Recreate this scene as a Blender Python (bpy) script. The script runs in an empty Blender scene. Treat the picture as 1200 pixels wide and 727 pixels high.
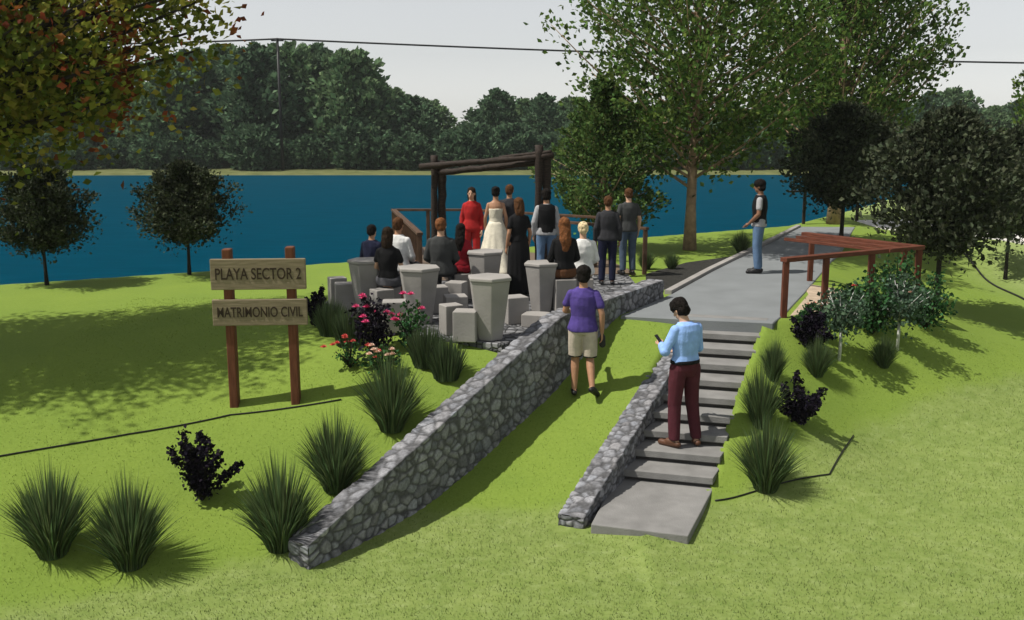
import bpy, math, random
import numpy as np
from mathutils import Vector, Matrix, noise

# ------------------------------------------------------------------ camera, sky, sun, exposure
scene = bpy.context.scene
COL = scene.collection
F_PX = 1153.0
PITCH = math.atan((363.5 - 150) / F_PX)
EYE = 2.75
cam_d = bpy.data.cameras.new('camera')
cam = bpy.data.objects.new('camera', cam_d); COL.objects.link(cam)
cam.location = (0, 0, EYE)
cam.rotation_euler = (math.pi / 2 - PITCH, 0, 0)
cam_d.sensor_width = 36.0
cam_d.lens = 36.0 * F_PX / 1200.0
cam_d.clip_end = 4000
scene.camera = cam

SUN_EL = math.radians(57)
SH = Vector((0.97, 0.22, 0)).normalized()            # way the shadows fall
world = bpy.data.worlds.new('World'); scene.world = world; world.use_nodes = True
wn = world.node_tree.nodes; wl = world.node_tree.links
bg = wn['Background']
sky = wn.new('ShaderNodeTexSky'); sky.sky_type = 'NISHITA'; sky.sun_disc = False
sky.sun_elevation = SUN_EL
sky.sun_rotation = math.atan2(-SH.x, -SH.y) % (2 * math.pi)
sky.air_density = 1.0; sky.dust_density = 0.3; sky.ozone_density = 1.0
hs = wn.new('ShaderNodeHueSaturation'); hs.inputs['Saturation'].default_value = 0.16
wl.new(sky.outputs[0], hs.inputs['Color']); wl.new(hs.outputs[0], bg.inputs['Color'])
bg.inputs['Strength'].default_value = 0.105
sd = bpy.data.lights.new('sun', 'SUN'); sd.energy = 4.8; sd.angle = math.radians(0.6); sd.color = (1.0, 0.95, 0.86)
so = bpy.data.objects.new('sun', sd); COL.objects.link(so)
ldir = Vector((SH.x * math.cos(SUN_EL), SH.y * math.cos(SUN_EL), -math.sin(SUN_EL)))
so.rotation_euler = ldir.to_track_quat('-Z', 'Y').to_euler()
so.location = (-20, -5, 40)
vs = scene.view_settings
vs.view_transform = 'Standard'; vs.look = 'None'; vs.gamma = 1.0; vs.use_curve_mapping = False
vs.exposure = 0.15

rnd = random.Random(7)
R = math.radians

# ------------------------------------------------------------------ materials
def mat(name, color, rough=0.8, var=0.25, scale=8.0, bump=0.0, bscale=None, island=0.0, spec=0.3, hue=0.0, coords='Object', color2=None):
    m = bpy.data.materials.new(name); m.use_nodes = True
    nt = m.node_tree; n = nt.nodes; l = nt.links
    b = n['Principled BSDF']
    b.inputs['Roughness'].default_value = rough
    b.inputs['Specular IOR Level'].default_value = spec
    tc = n.new('ShaderNodeTexCoord')
    nz = n.new('ShaderNodeTexNoise'); nz.inputs['Scale'].default_value = scale; nz.inputs['Detail'].default_value = 6
    l.new(tc.outputs[coords], nz.inputs['Vector'])
    mr = n.new('ShaderNodeMapRange'); mr.inputs['From Min'].default_value = 0.3; mr.inputs['From Max'].default_value = 0.7
    mr.inputs['To Min'].default_value = 1 - var; mr.inputs['To Max'].default_value = 1 + var
    l.new(nz.outputs['Fac'], mr.inputs['Value'])
    val = mr.outputs[0]
    h = n.new('ShaderNodeHueSaturation')
    if color2:
        mx = n.new('ShaderNodeMix'); mx.data_type = 'RGBA'
        mx.inputs[6].default_value = (*color, 1); mx.inputs[7].default_value = (*color2, 1)
        l.new(nz.outputs['Fac'], mx.inputs[0]); l.new(mx.outputs[2], h.inputs['Color'])
    else:
        h.inputs['Color'].default_value = (*color, 1)
    if island:
        g = n.new('ShaderNodeNewGeometry')
        m2 = n.new('ShaderNodeMapRange'); m2.inputs['To Min'].default_value = 1 - island; m2.inputs['To Max'].default_value = 1 + island
        l.new(g.outputs['Random Per Island'], m2.inputs['Value'])
        mm = n.new('ShaderNodeMath'); mm.operation = 'MULTIPLY'
        l.new(val, mm.inputs[0]); l.new(m2.outputs[0], mm.inputs[1]); val = mm.outputs[0]
        if hue:
            m3 = n.new('ShaderNodeMapRange'); m3.inputs['To Min'].default_value = 0.5 - hue; m3.inputs['To Max'].default_value = 0.5 + hue
            wr = n.new('ShaderNodeMath'); wr.operation = 'FRACT'
            k = n.new('ShaderNodeMath'); k.operation = 'MULTIPLY'; k.inputs[1].default_value = 17.3
            l.new(g.outputs['Random Per Island'], k.inputs[0]); l.new(k.outputs[0], wr.inputs[0]); l.new(wr.outputs[0], m3.inputs['Value'])
            l.new(m3.outputs[0], h.inputs['Hue'])
    l.new(val, h.inputs['Value'])
    l.new(h.outputs[0], b.inputs['Base Color'])
    if bump:
        bn = n.new('ShaderNodeTexNoise'); bn.inputs['Scale'].default_value = bscale or scale * 4; bn.inputs['Detail'].default_value = 5
        l.new(tc.outputs[coords], bn.inputs['Vector'])
        bp = n.new('ShaderNodeBump'); bp.inputs['Strength'].default_value = bump; bp.inputs['Distance'].default_value = 0.02
        l.new(bn.outputs['Fac'], bp.inputs['Height']); l.new(bp.outputs[0], b.inputs['Normal'])
    return m

def leaf_mat(name, color, island=0.35, hue=0.02, trans=0.25):
    m = mat(name, color, rough=0.7, var=0.25, scale=1.3, island=island, hue=hue, spec=0.12)
    nt = m.node_tree; n = nt.nodes; l = nt.links
    b = n['Principled BSDF']; out = n['Material Output']
    src = b.inputs['Base Color'].links[0].from_socket
    t = n.new('ShaderNodeBsdfTranslucent'); l.new(src, t.inputs['Color'])
    mx = n.new('ShaderNodeMixShader'); mx.inputs[0].default_value = trans
    l.new(b.outputs[0], mx.inputs[1]); l.new(t.outputs[0], mx.inputs[2]); l.new(mx.outputs[0], out.inputs['Surface'])
    return m

def wood_mat(name, c1, c2, rough=0.75):
    m = bpy.data.materials.new(name); m.use_nodes = True
    nt = m.node_tree; n = nt.nodes; l = nt.links; b = n['Principled BSDF']
    b.inputs['Roughness'].default_value = rough; b.inputs['Specular IOR Level'].default_value = 0.25
    tc = n.new('ShaderNodeTexCoord'); mp = n.new('ShaderNodeMapping'); mp.inputs['Scale'].default_value = (3, 26, 26)
    nz = n.new('ShaderNodeTexNoise'); nz.inputs['Scale'].default_value = 1.6; nz.inputs['Detail'].default_value = 7; nz.inputs['Distortion'].default_value = 0.5
    l.new(tc.outputs['Object'], mp.inputs['Vector']); l.new(mp.outputs[0], nz.inputs['Vector'])
    cr = n.new('ShaderNodeValToRGB'); cr.color_ramp.elements[0].position = 0.3; cr.color_ramp.elements[1].position = 0.72
    cr.color_ramp.elements[0].color = (*c1, 1); cr.color_ramp.elements[1].color = (*c2, 1)
    l.new(nz.outputs['Fac'], cr.inputs[0]); l.new(cr.outputs[0], b.inputs['Base Color'])
    bp = n.new('ShaderNodeBump'); bp.inputs['Strength'].default_value = 0.35; bp.inputs['Distance'].default_value = 0.01
    l.new(nz.outputs['Fac'], bp.inputs['Height']); l.new(bp.outputs[0], b.inputs['Normal'])
    return m

M = {}
M['concrete'] = mat('concrete', (0.285, 0.270, 0.255), 0.85, 0.16, 2.5, 0.14, 30)
M['path'] = mat('path_concrete', (0.180, 0.193, 0.200), 0.85, 0.10, 1.6, 0.2, 50)
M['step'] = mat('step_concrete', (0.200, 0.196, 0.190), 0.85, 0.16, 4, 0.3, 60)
M['riser'] = mat('step_riser_shade', (0.06, 0.056, 0.053), 0.9, 0.2, 5)  # dark tone paints in the shade gap under each tread nosing
M['soil'] = mat('soil', (0.022, 0.021, 0.018), 0.95, 0.4, 9, 0.8, 30)
M['sand'] = mat('sand', (0.38, 0.30, 0.22), 0.95, 0.2, 6, 0.4, 60)
M['road'] = mat('pale_gravel', (0.62, 0.60, 0.58), 0.9, 0.1, 3, 0.2, 40)
M['redwood'] = wood_mat('red_timber', (0.075, 0.021, 0.011), (0.145, 0.046, 0.025))
M['post'] = wood_mat('post_timber', (0.10, 0.032, 0.014), (0.165, 0.06, 0.03))
M['board'] = wood_mat('sign_board', (0.17, 0.135, 0.085), (0.27, 0.215, 0.14))
M['letter'] = mat('carved_letters', (0.035, 0.022, 0.012), 0.8, 0.15)
M['log'] = wood_mat('weathered_log', (0.010, 0.007, 0.005), (0.045, 0.030, 0.023))
M['rail'] = wood_mat('rail_timber', (0.045, 0.025, 0.015), (0.12, 0.068, 0.04))
M['deck'] = wood_mat('deck_timber', (0.10, 0.07, 0.05), (0.19, 0.14, 0.10))
M['bark'] = mat('bark', (0.30, 0.205, 0.135), 0.9, 0.35, 7, 0.7, 24)
M['dbark'] = mat('dark_bark', (0.022, 0.018, 0.015), 0.9, 0.3, 9, 0.5, 30)
M['wbark'] = mat('white_bark', (0.48, 0.48, 0.46), 0.85, 0.3, 22, 0.4)
M['black'] = mat('black_metal', (0.012, 0.012, 0.012), 0.5, 0.1)
M['blade'] = leaf_mat('grass_blade', (0.085, 0.125, 0.050), 0.55, 0.035, 0.35)
M['bladed'] = leaf_mat('fine_grass', (0.065, 0.095, 0.042), 0.4, 0.02, 0.3)
M['purple'] = leaf_mat('purple_leaf', (0.007, 0.0045, 0.011), 0.7, 0.04, 0.03)
M['darkleaf'] = leaf_mat('dark_leaf', (0.044, 0.054, 0.030), 0.6, 0.03, 0.15)
M['treeleaf'] = leaf_mat('tree_leaf', (0.095, 0.155, 0.034), 0.6, 0.03, 0.4)
M['bushleaf'] = leaf_mat('bush_leaf', (0.085, 0.14, 0.038), 0.55, 0.03, 0.35)
M['mapleg'] = leaf_mat('maple_green', (0.115, 0.135, 0.022), 0.65, 0.03, 0.45)
M['mapley'] = leaf_mat('maple_olive', (0.22, 0.21, 0.036), 0.5, 0.03, 0.45)
M['mapler'] = leaf_mat('maple_rust', (0.20, 0.060, 0.02), 0.5, 0.02, 0.4)
M['farleaf'] = leaf_mat('far_leaf', (0.078, 0.132, 0.070), 0.5, 0.02, 0.3)
M['farleaf2'] = leaf_mat('far_leaf_light', (0.105, 0.17, 0.078), 0.5, 0.02, 0.3)
M['roseleaf'] = leaf_mat('rose_leaf', (0.035, 0.10, 0.030), 0.5, 0.03, 0.25)
M['greyleaf'] = leaf_mat('grey_green_leaf', (0.060, 0.105, 0.062), 0.5, 0.03, 0.2)
M['pink'] = mat('pink_petal', (0.55, 0.05, 0.17), 0.6, 0.3, 20, island=0.3)
M['red'] = mat('red_petal', (0.50, 0.06, 0.05), 0.6, 0.3, 20, island=0.3)
M['cream'] = mat('cream_petal', (0.65, 0.45, 0.35), 0.6, 0.3, 20, island=0.2)

# ------------------------------------------------------------------ object helpers
def link(o, parent=None):
    COL.objects.link(o)
    if parent is not None: o.parent = parent
    return o

def tag(o, label=None, cat=None, group=None, kind=None):
    if label: o['label'] = label
    if cat: o['category'] = cat
    if group: o['group'] = group
    if kind: o['kind'] = kind
    return o

def empty(name, loc, rz=0.0, scale=1.0):
    o = bpy.data.objects.new(name, None); o.empty_display_size = 0.2
    link(o); o.location = loc; o.rotation_euler = (0, 0, rz)
    o.scale = (scale,) * 3 if not isinstance(scale, tuple) else scale
    return o

def mesh_obj(name, verts, faces, m, parent=None, smooth=False, mats=None, midx=None):
    me = bpy.data.meshes.new(name)
    me.from_pydata([tuple(v) for v in verts], [], [tuple(f) for f in faces])
    for mm in (mats or [m]): me.materials.append(mm)
    if midx is not None: me.polygons.foreach_set('material_index', np.asarray(midx, dtype=np.int32))
    if smooth: me.polygons.foreach_set('use_smooth', np.ones(len(me.polygons), dtype=bool))
    me.update()
    o = bpy.data.objects.new(name, me); link(o, parent)
    return o

def bevel(o, w=0.01, seg=2):
    b = o.modifiers.new('bevel', 'BEVEL'); b.width = w; b.segments = seg; b.limit_method = 'ANGLE'; b.angle_limit = R(35)
    return o

class MB:
    def __init__(s): s.v = []; s.f = []
    def add(s, v, f):
        k = len(s.v); s.v += [tuple(a) for a in v]; s.f += [tuple(i + k for i in q) for q in f]
    def box(s, c, size, rot=None):
        x, y, z = (a / 2 for a in size)
        pts = [Vector(p) for p in ((-x,-y,-z),(x,-y,-z),(x,y,-z),(-x,y,-z),(-x,-y,z),(x,-y,z),(x,y,z),(-x,y,z))]
        if rot is not None: pts = [rot @ p for p in pts]
        s.add([p + Vector(c) for p in pts], [(3,2,1,0),(4,5,6,7),(0,1,5,4),(1,2,6,5),(2,3,7,6),(3,0,4,7)])
    def beam(s, a, b, w, h):
        a = Vector(a); b = Vector(b); d = b - a; L = d.length; x = d.normalized()
        y = Vector((0,0,1)).cross(x)
        y = Vector((0,1,0)) if y.length < 1e-4 else y.normalized()
        z = x.cross(y); rot = Matrix((x, y, z)).transposed()
        s.box((a + b) / 2, (L, w, h), rot)
    def tube(s, pts, rad, n=10):
        P = [Vector(p) for p in pts]; k0 = len(s.v)
        rr = rad if hasattr(rad, '__len__') else [rad] * len(P)
        ref = None
        for i, p in enumerate(P):
            d = (P[min(i+1, len(P)-1)] - P[max(i-1, 0)]).normalized()
            if ref is None: ref = d.orthogonal().normalized()
            u = (ref - d * ref.dot(d)).normalized(); ref = u; w = d.cross(u)
            for j in range(n):
                a = 2 * math.pi * j / n
                s.v.append(tuple(p + (u * math.cos(a) + w * math.sin(a)) * rr[i]))
        for i in range(len(P) - 1):
            for j in range(n):
                a = k0 + i * n + j; b = k0 + i * n + (j + 1) % n
                s.f.append((a, b, b + n, a + n))
        s.f.append(tuple(k0 + j for j in reversed(range(n)))); s.f.append(tuple(k0 + (len(P) - 1) * n + j for j in range(n)))
    def prism(s, poly, z0, z1):
        k = len(s.v); n = len(poly)
        s.v += [(x, y, z0) for x, y in poly] + [(x, y, z1) for x, y in poly]
        s.f.append(tuple(k + i for i in reversed(range(n)))); s.f.append(tuple(k + n + i for i in range(n)))
        for i in range(n):
            j = (i + 1) % n; s.f.append((k + i, k + j, k + n + j, k + n + i))
    def build(s, name, m, parent=None, smooth=False):
        return mesh_obj(name, s.v, s.f, m, parent, smooth)

def copy_tree(o, parent=None):
    c = o.copy(); COL.objects.link(c); c.parent = parent
    for ch in list(o.children): copy_tree(ch, c)
    return c

# ------------------------------------------------------------------ terrain
LOW = -1.47
W1 = [(-2.08, 9.0), (0.54, 12.87), (2.36, 15.95)]                     # long stone wall, centre line
W1_TOP = [-1.22, 0.30, 0.30]
CREST = [(-60, -10), (-20, 10.8), (-9.07, 17.2), (-3.03, 20.4), (2.5, 24.3), (8.15, 28.0), (12.5, 34.5), (17, 42), (70, 75), (200, 90)]
BOUND = [(-14, 3.0), (-4.5, 8.02), (-2.22, 9.1), (-1.2, 10.2), (0.5, 10.35), (2.33, 10.45), (4.65, 12.45), (7.9, 14.7), (14, 17.5), (30, 24)]

def rbf(pts):
    P = np.array([p[:2] for p in pts], float); Z = np.array([p[2] for p in pts], float); n = len(P)
    def ph(r): return np.where(r < 1e-9, 0, r * r * np.log(np.maximum(r, 1e-9)))
    A = ph(np.linalg.norm(P[:, None] - P[None], axis=2)) + np.eye(n) * 0.02
    B = np.c_[np.ones(n), P]
    S = np.block([[A, B], [B.T, np.zeros((3, 3))]])
    w = np.linalg.solve(S, np.r_[Z, np.zeros(3)])
    def f(q):
        out = np.empty(len(q))
        for i in range(0, len(q), 20000):
            c = q[i:i + 20000]
            out[i:i + 20000] = ph(np.linalg.norm(c[:, None] - P[None], axis=2)) @ w[:n] + w[n] + c @ w[n + 1:]
        return out
    return f

fL = rbf([(-4.5,8.0,LOW),(-2.4,8.9,LOW),(-7,6.8,LOW),(-12,4.2,LOW),(-20,0,LOW),(-2,7.5,LOW),(-4,5,LOW),(-10,0,LOW),(0,5,LOW),
          (-2.15,9.35,-1.33),(-1.4,10.35,-0.98),(-0.65,11.45,-0.48),(-0.1,12.4,-0.08),(-0.65,12.2,-0.12),(-1.5,11.6,-0.38),
          (-3.4,11.4,-0.52),(-5.5,11,-0.47),(-9,9.8,-0.45),(-13,8.2,-0.45),(-2.4,12.9,-0.08),(-6,13.6,-0.1),(-9,13,-0.1),(-14,11.5,-0.1),
          (-1,13.0,0.02),(0,13,0.02),(1,15,0.02),(2,16.5,0.02),(-2,15,0.02),(-3,20,0.02),(-9,17,0.02),(-15,14,0.02),(0,20,0.02),(2.5,20,0.02),(4,24,0.02),(7,27,0.02),(-20,12,0)])
fM = rbf([(-1.9,8.8,LOW),(-1.1,10.1,-1.44),(0.5,10.2,-1.43),(-0.2,10.1,LOW),(0,11.7,-1.02),(0.75,12.6,-0.70),(1.1,12.0,-0.82),(1.25,14.0,-0.13),
          (1.64,14.3,-0.02),(2.4,14.15,-0.05),(1.6,12.6,-0.58),(2.0,15.2,0.02),(2.6,16.5,0.02),(4,16,0.02),(5,19,0.02),(7,24,0.02),(4.5,24,0.02),(-2,7,LOW),(0,8.5,LOW),(2,8,LOW),(0,5,LOW),(-6,4,LOW)])
fR = rbf([(3.78,13.95,0.0),(3.2,12.35,-0.62),(2.75,11.35,-1.08),(2.45,10.65,-1.40),(4.2,14.3,0.0),(4.4,16,0.02),(6.0,15.6,-0.02),(6.5,20,0.02),(8.7,26.8,0.02),(5.6,17.6,0.02),
          (2.3,9.8,LOW),(4.65,12.5,-1.20),(7.89,14.7,-1.0),(5.2,13.6,-0.72),(6.6,15.0,-0.55),(8.06,18.4,-0.55),(11.4,22.5,-0.65),(10.5,20,-0.72),(13.3,25.4,0.02),(12,24.2,-0.03),(15,23.2,-0.03),(11,27,0.02),(11.5,32,0.0),(20,19.5,-0.15),(30,15.5,-0.15),(20,30,0.0),
          (4,10,LOW),(6,11,-1.35),(10,13,-1.2),(2,6,LOW),(10,6,LOW),(20,12,-1.3),(40,25,-0.8),(30,50,-0.1),(10,29,0.02)])

def seg_side(q, line):
    """signed distance to a polyline; positive on its left side"""
    best = np.full(len(q), 1e9); sgn = np.ones(len(q)); n = len(line) - 1
    for i in range(n):
        a = np.array(line[i], float); b = np.array(line[i + 1], float); d = b - a
        t = ((q - a) @ d) / (d @ d)
        tc = np.clip(t, 0 if i else -1e9, 1 if i < n - 1 else 1e9)
        r = q - (a + tc[:, None] * d); dist = np.linalg.norm(r, axis=1)
        cr = d[0] * r[:, 1] - d[1] * r[:, 0]
        m = dist < best - 1e-7
        best = np.where(m, dist, best); sgn = np.where(m, np.sign(cr), sgn)
    return best * sgn

STEP_R0 = Vector((3.68, 13.93)); STEP_R1 = Vector((2.33, 10.82)); STEP_W = Vector((0.96, -0.28)) * 1.16
MID = [(1.2, 4), (1.3, 9.4), (3.1, 13.9), (6.2, 22), (8.0, 26.8), (9.5, 40)]
def sm01(t): t = np.clip(t, 0, 1); return t * t * (3 - 2 * t)
def in_poly(q, poly):
    res = np.zeros(len(q), bool); n = len(poly)
    for i in range(n):
        x1, y1 = poly[i]; x2, y2 = poly[(i + 1) % n]
        c = ((y1 > q[:, 1]) != (y2 > q[:, 1]))
        xi = (x2 - x1) * (q[:, 1] - y1) / ((y2 - y1) if abs(y2 - y1) > 1e-9 else 1e-9) + x1
        res ^= c & (q[:, 0] < xi)
    return res

def terrain(q):
    q = np.asarray(q, float).reshape(-1, 2)
    qc = np.c_[np.clip(q[:, 0], -25, 40), np.clip(q[:, 1], 0, 60)]
    zl = np.clip(fL(qc), LOW, 0.0); zm = np.clip(fM(qc), LOW, 0.0); zr = np.clip(fR(qc), LOW, 0.0)
    s1 = seg_side(q, W1); s2 = seg_side(q, MID)
    z = np.where(s1 > 0, zl, np.where(s2 > 0, zm, zr))
    # soften the front ends where the fields meet away from the walls
    z = np.where(q[:, 1] < 8.7, LOW + (z - LOW) * sm01((q[:, 1] - 6) / 2.7) * (q[:, 0] < 2) + (z - LOW) * (q[:, 0] >= 2), z)
    w = np.array(STEP_W)
    ax = np.array(STEP_R1 - STEP_R0) / 10
    st = [tuple(np.array(STEP_R0) + (-0.03, 0.1)), tuple(np.array(STEP_R1) + ax * 3.7 - (0.06, 0)), tuple(np.array(STEP_R1) + ax * 3.7 - w), tuple(np.array(STEP_R0) - w + (0.0, 0.1))]
    ins = in_poly(q, st)
    tt = np.clip((q[:, 1] - 10.9) / 3.2, 0, 1)
    z = np.where(ins, np.minimum(z, np.maximum(-1.35 + 1.35 * tt - 0.35, LOW)), z)
    c = seg_side(q, CREST)                                             # left of crest line = lake
    far = np.maximum(q[:, 1] - 0.02 * q[:, 0] - 92.0, 0)
    lake = np.where(c > 0, -np.minimum(c * 0.55, 3.2) * sm01(c / 1.2), 0)
    z = z + lake
    z = np.where(c > 0, np.where(far > 0, np.maximum(z, np.minimum(-3.2 + far * 0.5, -1.62 + far * 0.03)), z), z)
    z = np.where((q[:, 1] > 60) & (far > 0), np.minimum(z, -0.9 + 0 * z), z)
    return z
def tz(x, y): return float(terrain([(x, y)])[0])

def ray(px, py):
    c, s = math.cos(PITCH), math.sin(PITCH); u = (px - 600) / F_PX; v = (363.5 - py) / F_PX
    return np.array((u, c + v * s, -s + v * c))
def on_ground(px, py, y0=7.0, y1=60.0):
    r = ray(px, py); t = np.linspace(y0, y1, 2600) / r[1]
    p = np.array((0, 0, EYE)) + t[:, None] * r
    g = terrain(p[:, :2]); k = np.argmax(p[:, 2] <= g)
    return Vector((p[k, 0], p[k, 1], g[k]))
def at(px, py, Y):
    r = ray(px, py); t = Y / r[1]; return Vector((r[0] * t, Y, EYE + r[2] * t))
def flat(px, py, z):
    r = ray(px, py); t = (z - EYE) / r[2]; return Vector((r[0] * t, r[1] * t, z))

def axis_list(parts):
    out = []
    for a, b, st in parts: out += list(np.arange(a, b, st))
    return np.array(out + [parts[-1][1]])
gx = axis_list([(-900,-300,150),(-300,-60,30),(-60,-15,3),(-15,-5.6,0.3),(-5.6,8.4,0.07),(8.4,18,0.3),(18,60,3),(60,300,30),(300,900,150)])
gy = axis_list([(-200,-20,30),(-20,4,2),(4,7.6,0.3),(7.6,17.2,0.07),(17.2,36,0.3),(36,88,2),(88,120,1.0),(120,300,30),(300,1500,200)])
GX, GY = np.meshgrid(gx, gy); Q = np.c_[GX.ravel(), GY.ravel()]
Z = terrain(Q)
nx, ny = len(gx), len(gy)
idx = np.arange(nx * ny).reshape(ny, nx)
quads = np.stack([idx[:-1, :-1], idx[:-1, 1:], idx[1:, 1:], idx[1:, :-1]], -1).reshape(-1, 4)
me = bpy.data.meshes.new('ground'); me.from_pydata(np.c_[Q, Z].tolist(), [], quads.tolist())
me.polygons.foreach_set('use_smooth', np.ones(len(me.polygons), bool))
sb = seg_side(Q, BOUND)
wob = np.array([noise.noise(Vector((a * 1.3, b * 1.3, 0))) * 0.16 + noise.noise(Vector((a * 5, b * 5, 3))) * 0.07 for a, b in Q])
lime = sm01((sb + wob + 0.12) / 0.34)
right_fade = sm01((Q[:, 0] - 9.5) / 3) * (Q[:, 1] > 16)
farm = ((Q[:, 1] > 60)).astype(float)
at_ = me.color_attributes.new('zone', 'FLOAT_COLOR', 'POINT')
at_.data.foreach_set('color', np.c_[lime, farm, right_fade, np.ones(len(Q))].astype(np.float32).ravel())
ground = bpy.data.objects.new('ground', me); link(ground); tag(ground, kind='structure')

def ground_material():
    m = bpy.data.materials.new('lawn'); m.use_nodes = True
    nt = m.node_tree; n = nt.nodes; l = nt.links; b = n['Principled BSDF']
    b.inputs['Roughness'].default_value = 0.9; b.inputs['Specular IOR Level'].default_value = 0.12
    tc = n.new('ShaderNodeTexCoord'); va = n.new('ShaderNodeAttribute'); va.attribute_name = 'zone'
    sp = n.new('ShaderNodeSeparateColor'); l.new(va.outputs['Color'], sp.inputs[0])
    def nz(scale, det=5, rough=0.6):
        t = n.new('ShaderNodeTexNoise'); t.inputs['Scale'].default_value = scale; t.inputs['Detail'].default_value = det; t.inputs['Roughness'].default_value = rough
        l.new(tc.outputs['Object'], t.inputs['Vector']); return t.outputs['Fac']
    def ramp(f, stops):
        r = n.new('ShaderNodeValToRGB'); e = r.color_ramp.elements
        e[0].position, e[0].color = stops[0][0], (*stops[0][1], 1); e[1].position, e[1].color = stops[-1][0], (*stops[-1][1], 1)
        for p, c in stops[1:-1]:
            k = e.new(p); k.color = (*c, 1)
        l.new(f, r.inputs[0]); return r.outputs[0]
    def mix(f, a, c_, mode='MIX'):
        x = n.new('ShaderNodeMix'); x.data_type = 'RGBA'; x.blend_type = mode
        if isinstance(f, float): x.inputs[0].default_value = f
        else: l.new(f, x.inputs[0])
        l.new(a, x.inputs[6]); l.new(c_, x.inputs[7]); return x.outputs[2]
    limec = ramp(nz(26, 8, 0.75), [(0.30, (0.142, 0.212, 0.033)), (0.5, (0.165, 0.240, 0.039)), (0.7, (0.19, 0.268, 0.050))])
    big = ramp(nz(0.9, 3), [(0.3, (0.92, 0.94, 0.92)), (0.7, (1.06, 1.04, 1.0))])
    limec = mix(1.0, limec, big, 'MULTIPLY')
    tex = ramp(nz(7, 9, 0.82), [(0.34, (0.140, 0.200, 0.046)), (0.48, (0.180, 0.236, 0.062)), (0.58, (0.205, 0.262, 0.080)), (0.72, (0.27, 0.32, 0.13))])
    big2 = ramp(nz(2.2, 4), [(0.3, (0.86, 0.90, 0.84)), (0.7, (1.1, 1.08, 1.1))])
    tex = mix(1.0, tex, big2, 'MULTIPLY')
    c = mix(sp.outputs[0], tex, limec)
    pale = ramp(nz(5, 5), [(0.3, (0.19, 0.25, 0.08)), (0.7, (0.26, 0.32, 0.12))])
    c = mix(sp.outputs[2], c, pale)
    farc = ramp(nz(0.6, 4), [(0.3, (0.085, 0.10, 0.035)), (0.7, (0.15, 0.16, 0.065))])
    c = mix(sp.outputs[1], c, farc)
    l.new(c, b.inputs['Base Color'])
    bp = n.new('ShaderNodeBump'); bp.inputs['Strength'].default_value = 0.5; bp.inputs['Distance'].default_value = 0.02
    l.new(nz(45, 6, 0.8), bp.inputs['Height']); l.new(bp.outputs[0], b.inputs['Normal'])
    return m
me.materials.append(ground_material())

# lake
def water_material():
    m = bpy.data.materials.new('water'); m.use_nodes = True
    nt = m.node_tree; n = nt.nodes; l = nt.links; b = n['Principled BSDF']
    b.inputs['Base Color'].default_value = (0.002, 0.085, 0.15, 1); b.inputs['Roughness'].default_value = 0.6
    b.inputs['Specular IOR Level'].default_value = 0.0
    tc = n.new('ShaderNodeTexCoord'); mp = n.new('ShaderNodeMapping'); mp.inputs['Scale'].default_value = (0.5, 1.6, 1)
    t = n.new('ShaderNodeTexNoise'); t.inputs['Scale'].default_value = 1.1; t.inputs['Detail'].default_value = 4
    l.new(tc.outputs['Object'], mp.inputs[0]); l.new(mp.outputs[0], t.inputs[0])
    cr = n.new('ShaderNodeValToRGB'); cr.color_ramp.elements[0].position = 0.3; cr.color_ramp.elements[1].position = 0.7
    cr.color_ramp.elements[0].color = (0.0008, 0.036, 0.062, 1); cr.color_ramp.elements[1].color = (0.0012, 0.044, 0.075, 1)
    l.new(t.outputs['Fac'], cr.inputs[0]); l.new(cr.outputs[0], b.inputs['Base Color'])
    bp = n.new('ShaderNodeBump'); bp.inputs['Strength'].default_value = 0.15; bp.inputs['Distance'].default_value = 0.05
    l.new(t.outputs['Fac'], bp.inputs['Height']); l.new(bp.outputs[0], b.inputs['Normal'])
    return m
lk = [(-300, -40), (-60, -9.5), (-20, 11.8), (-9.3, 18.2), (-3.4, 21.4), (2.2, 25.2), (7.7, 29), (12, 35.3), (16.5, 43), (70, 77), (300, 96), (300, 103.0), (-300, 91.0)]
tag(mesh_obj('lake', [(x, y, -1.7) for x, y in lk], [tuple(range(len(lk)))], water_material()), kind='structure')

# ------------------------------------------------------------------ path, paving, steps
PATH = [(1.60, 14.27), (2.62, 14.0), (3.72, 13.74), (4.10, 14.5), (4.95, 16.4), (6.9, 20.9), (9.6, 27.5), (8.1, 27.6), (6.15, 23.5), (3.9, 18.9), (2.68, 16.25), (2.05, 15.1)]
def sheet_prism(name, poly, z0, z1, m, kind='structure', w=0.012):
    b = MB(); b.prism(poly, z0, z1); o = b.build(name, m); bevel(o, w, 1)
    if kind: tag(o, kind=kind)
    return o
sheet_prism('path', PATH, -0.5, 0.02, M['path'])
kb = MB()
kerb = [(8.05, 27.6), (6.10, 23.55), (3.84, 18.95), (2.62, 16.3)]
for a, b_ in zip(kerb[:-1], kerb[1:]):
    kb.beam((*a, 0.0), (*b_, 0.0), 0.12, 0.14)
tag(kb.build('kerb', M['concrete']), kind='structure')
sheet_prism('planting_bed_soil', [(2.75, 16.7), (3.72, 18.85), (5.0, 21.4), (3.6, 20.2), (2.55, 18.6), (2.35, 17.0)], -0.2, 0.012, M['soil'])
sheet_prism('sand_terrace', [(4.12, 14.35), (6.35, 15.75), (5.2, 17.5), (4.98, 16.3)], -0.7, 0.010, M['sand'])
sheet_prism('road', [(10.3, 29.6), (10.2, 27.0), (11.3, 25.4), (12.4, 24.1), (14.6, 22.9), (30, 16), (32, 20), (16.5, 26.2), (13.9, 28.4), (11.8, 29.8)], -1.6, 0.02, M['road'])

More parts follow.
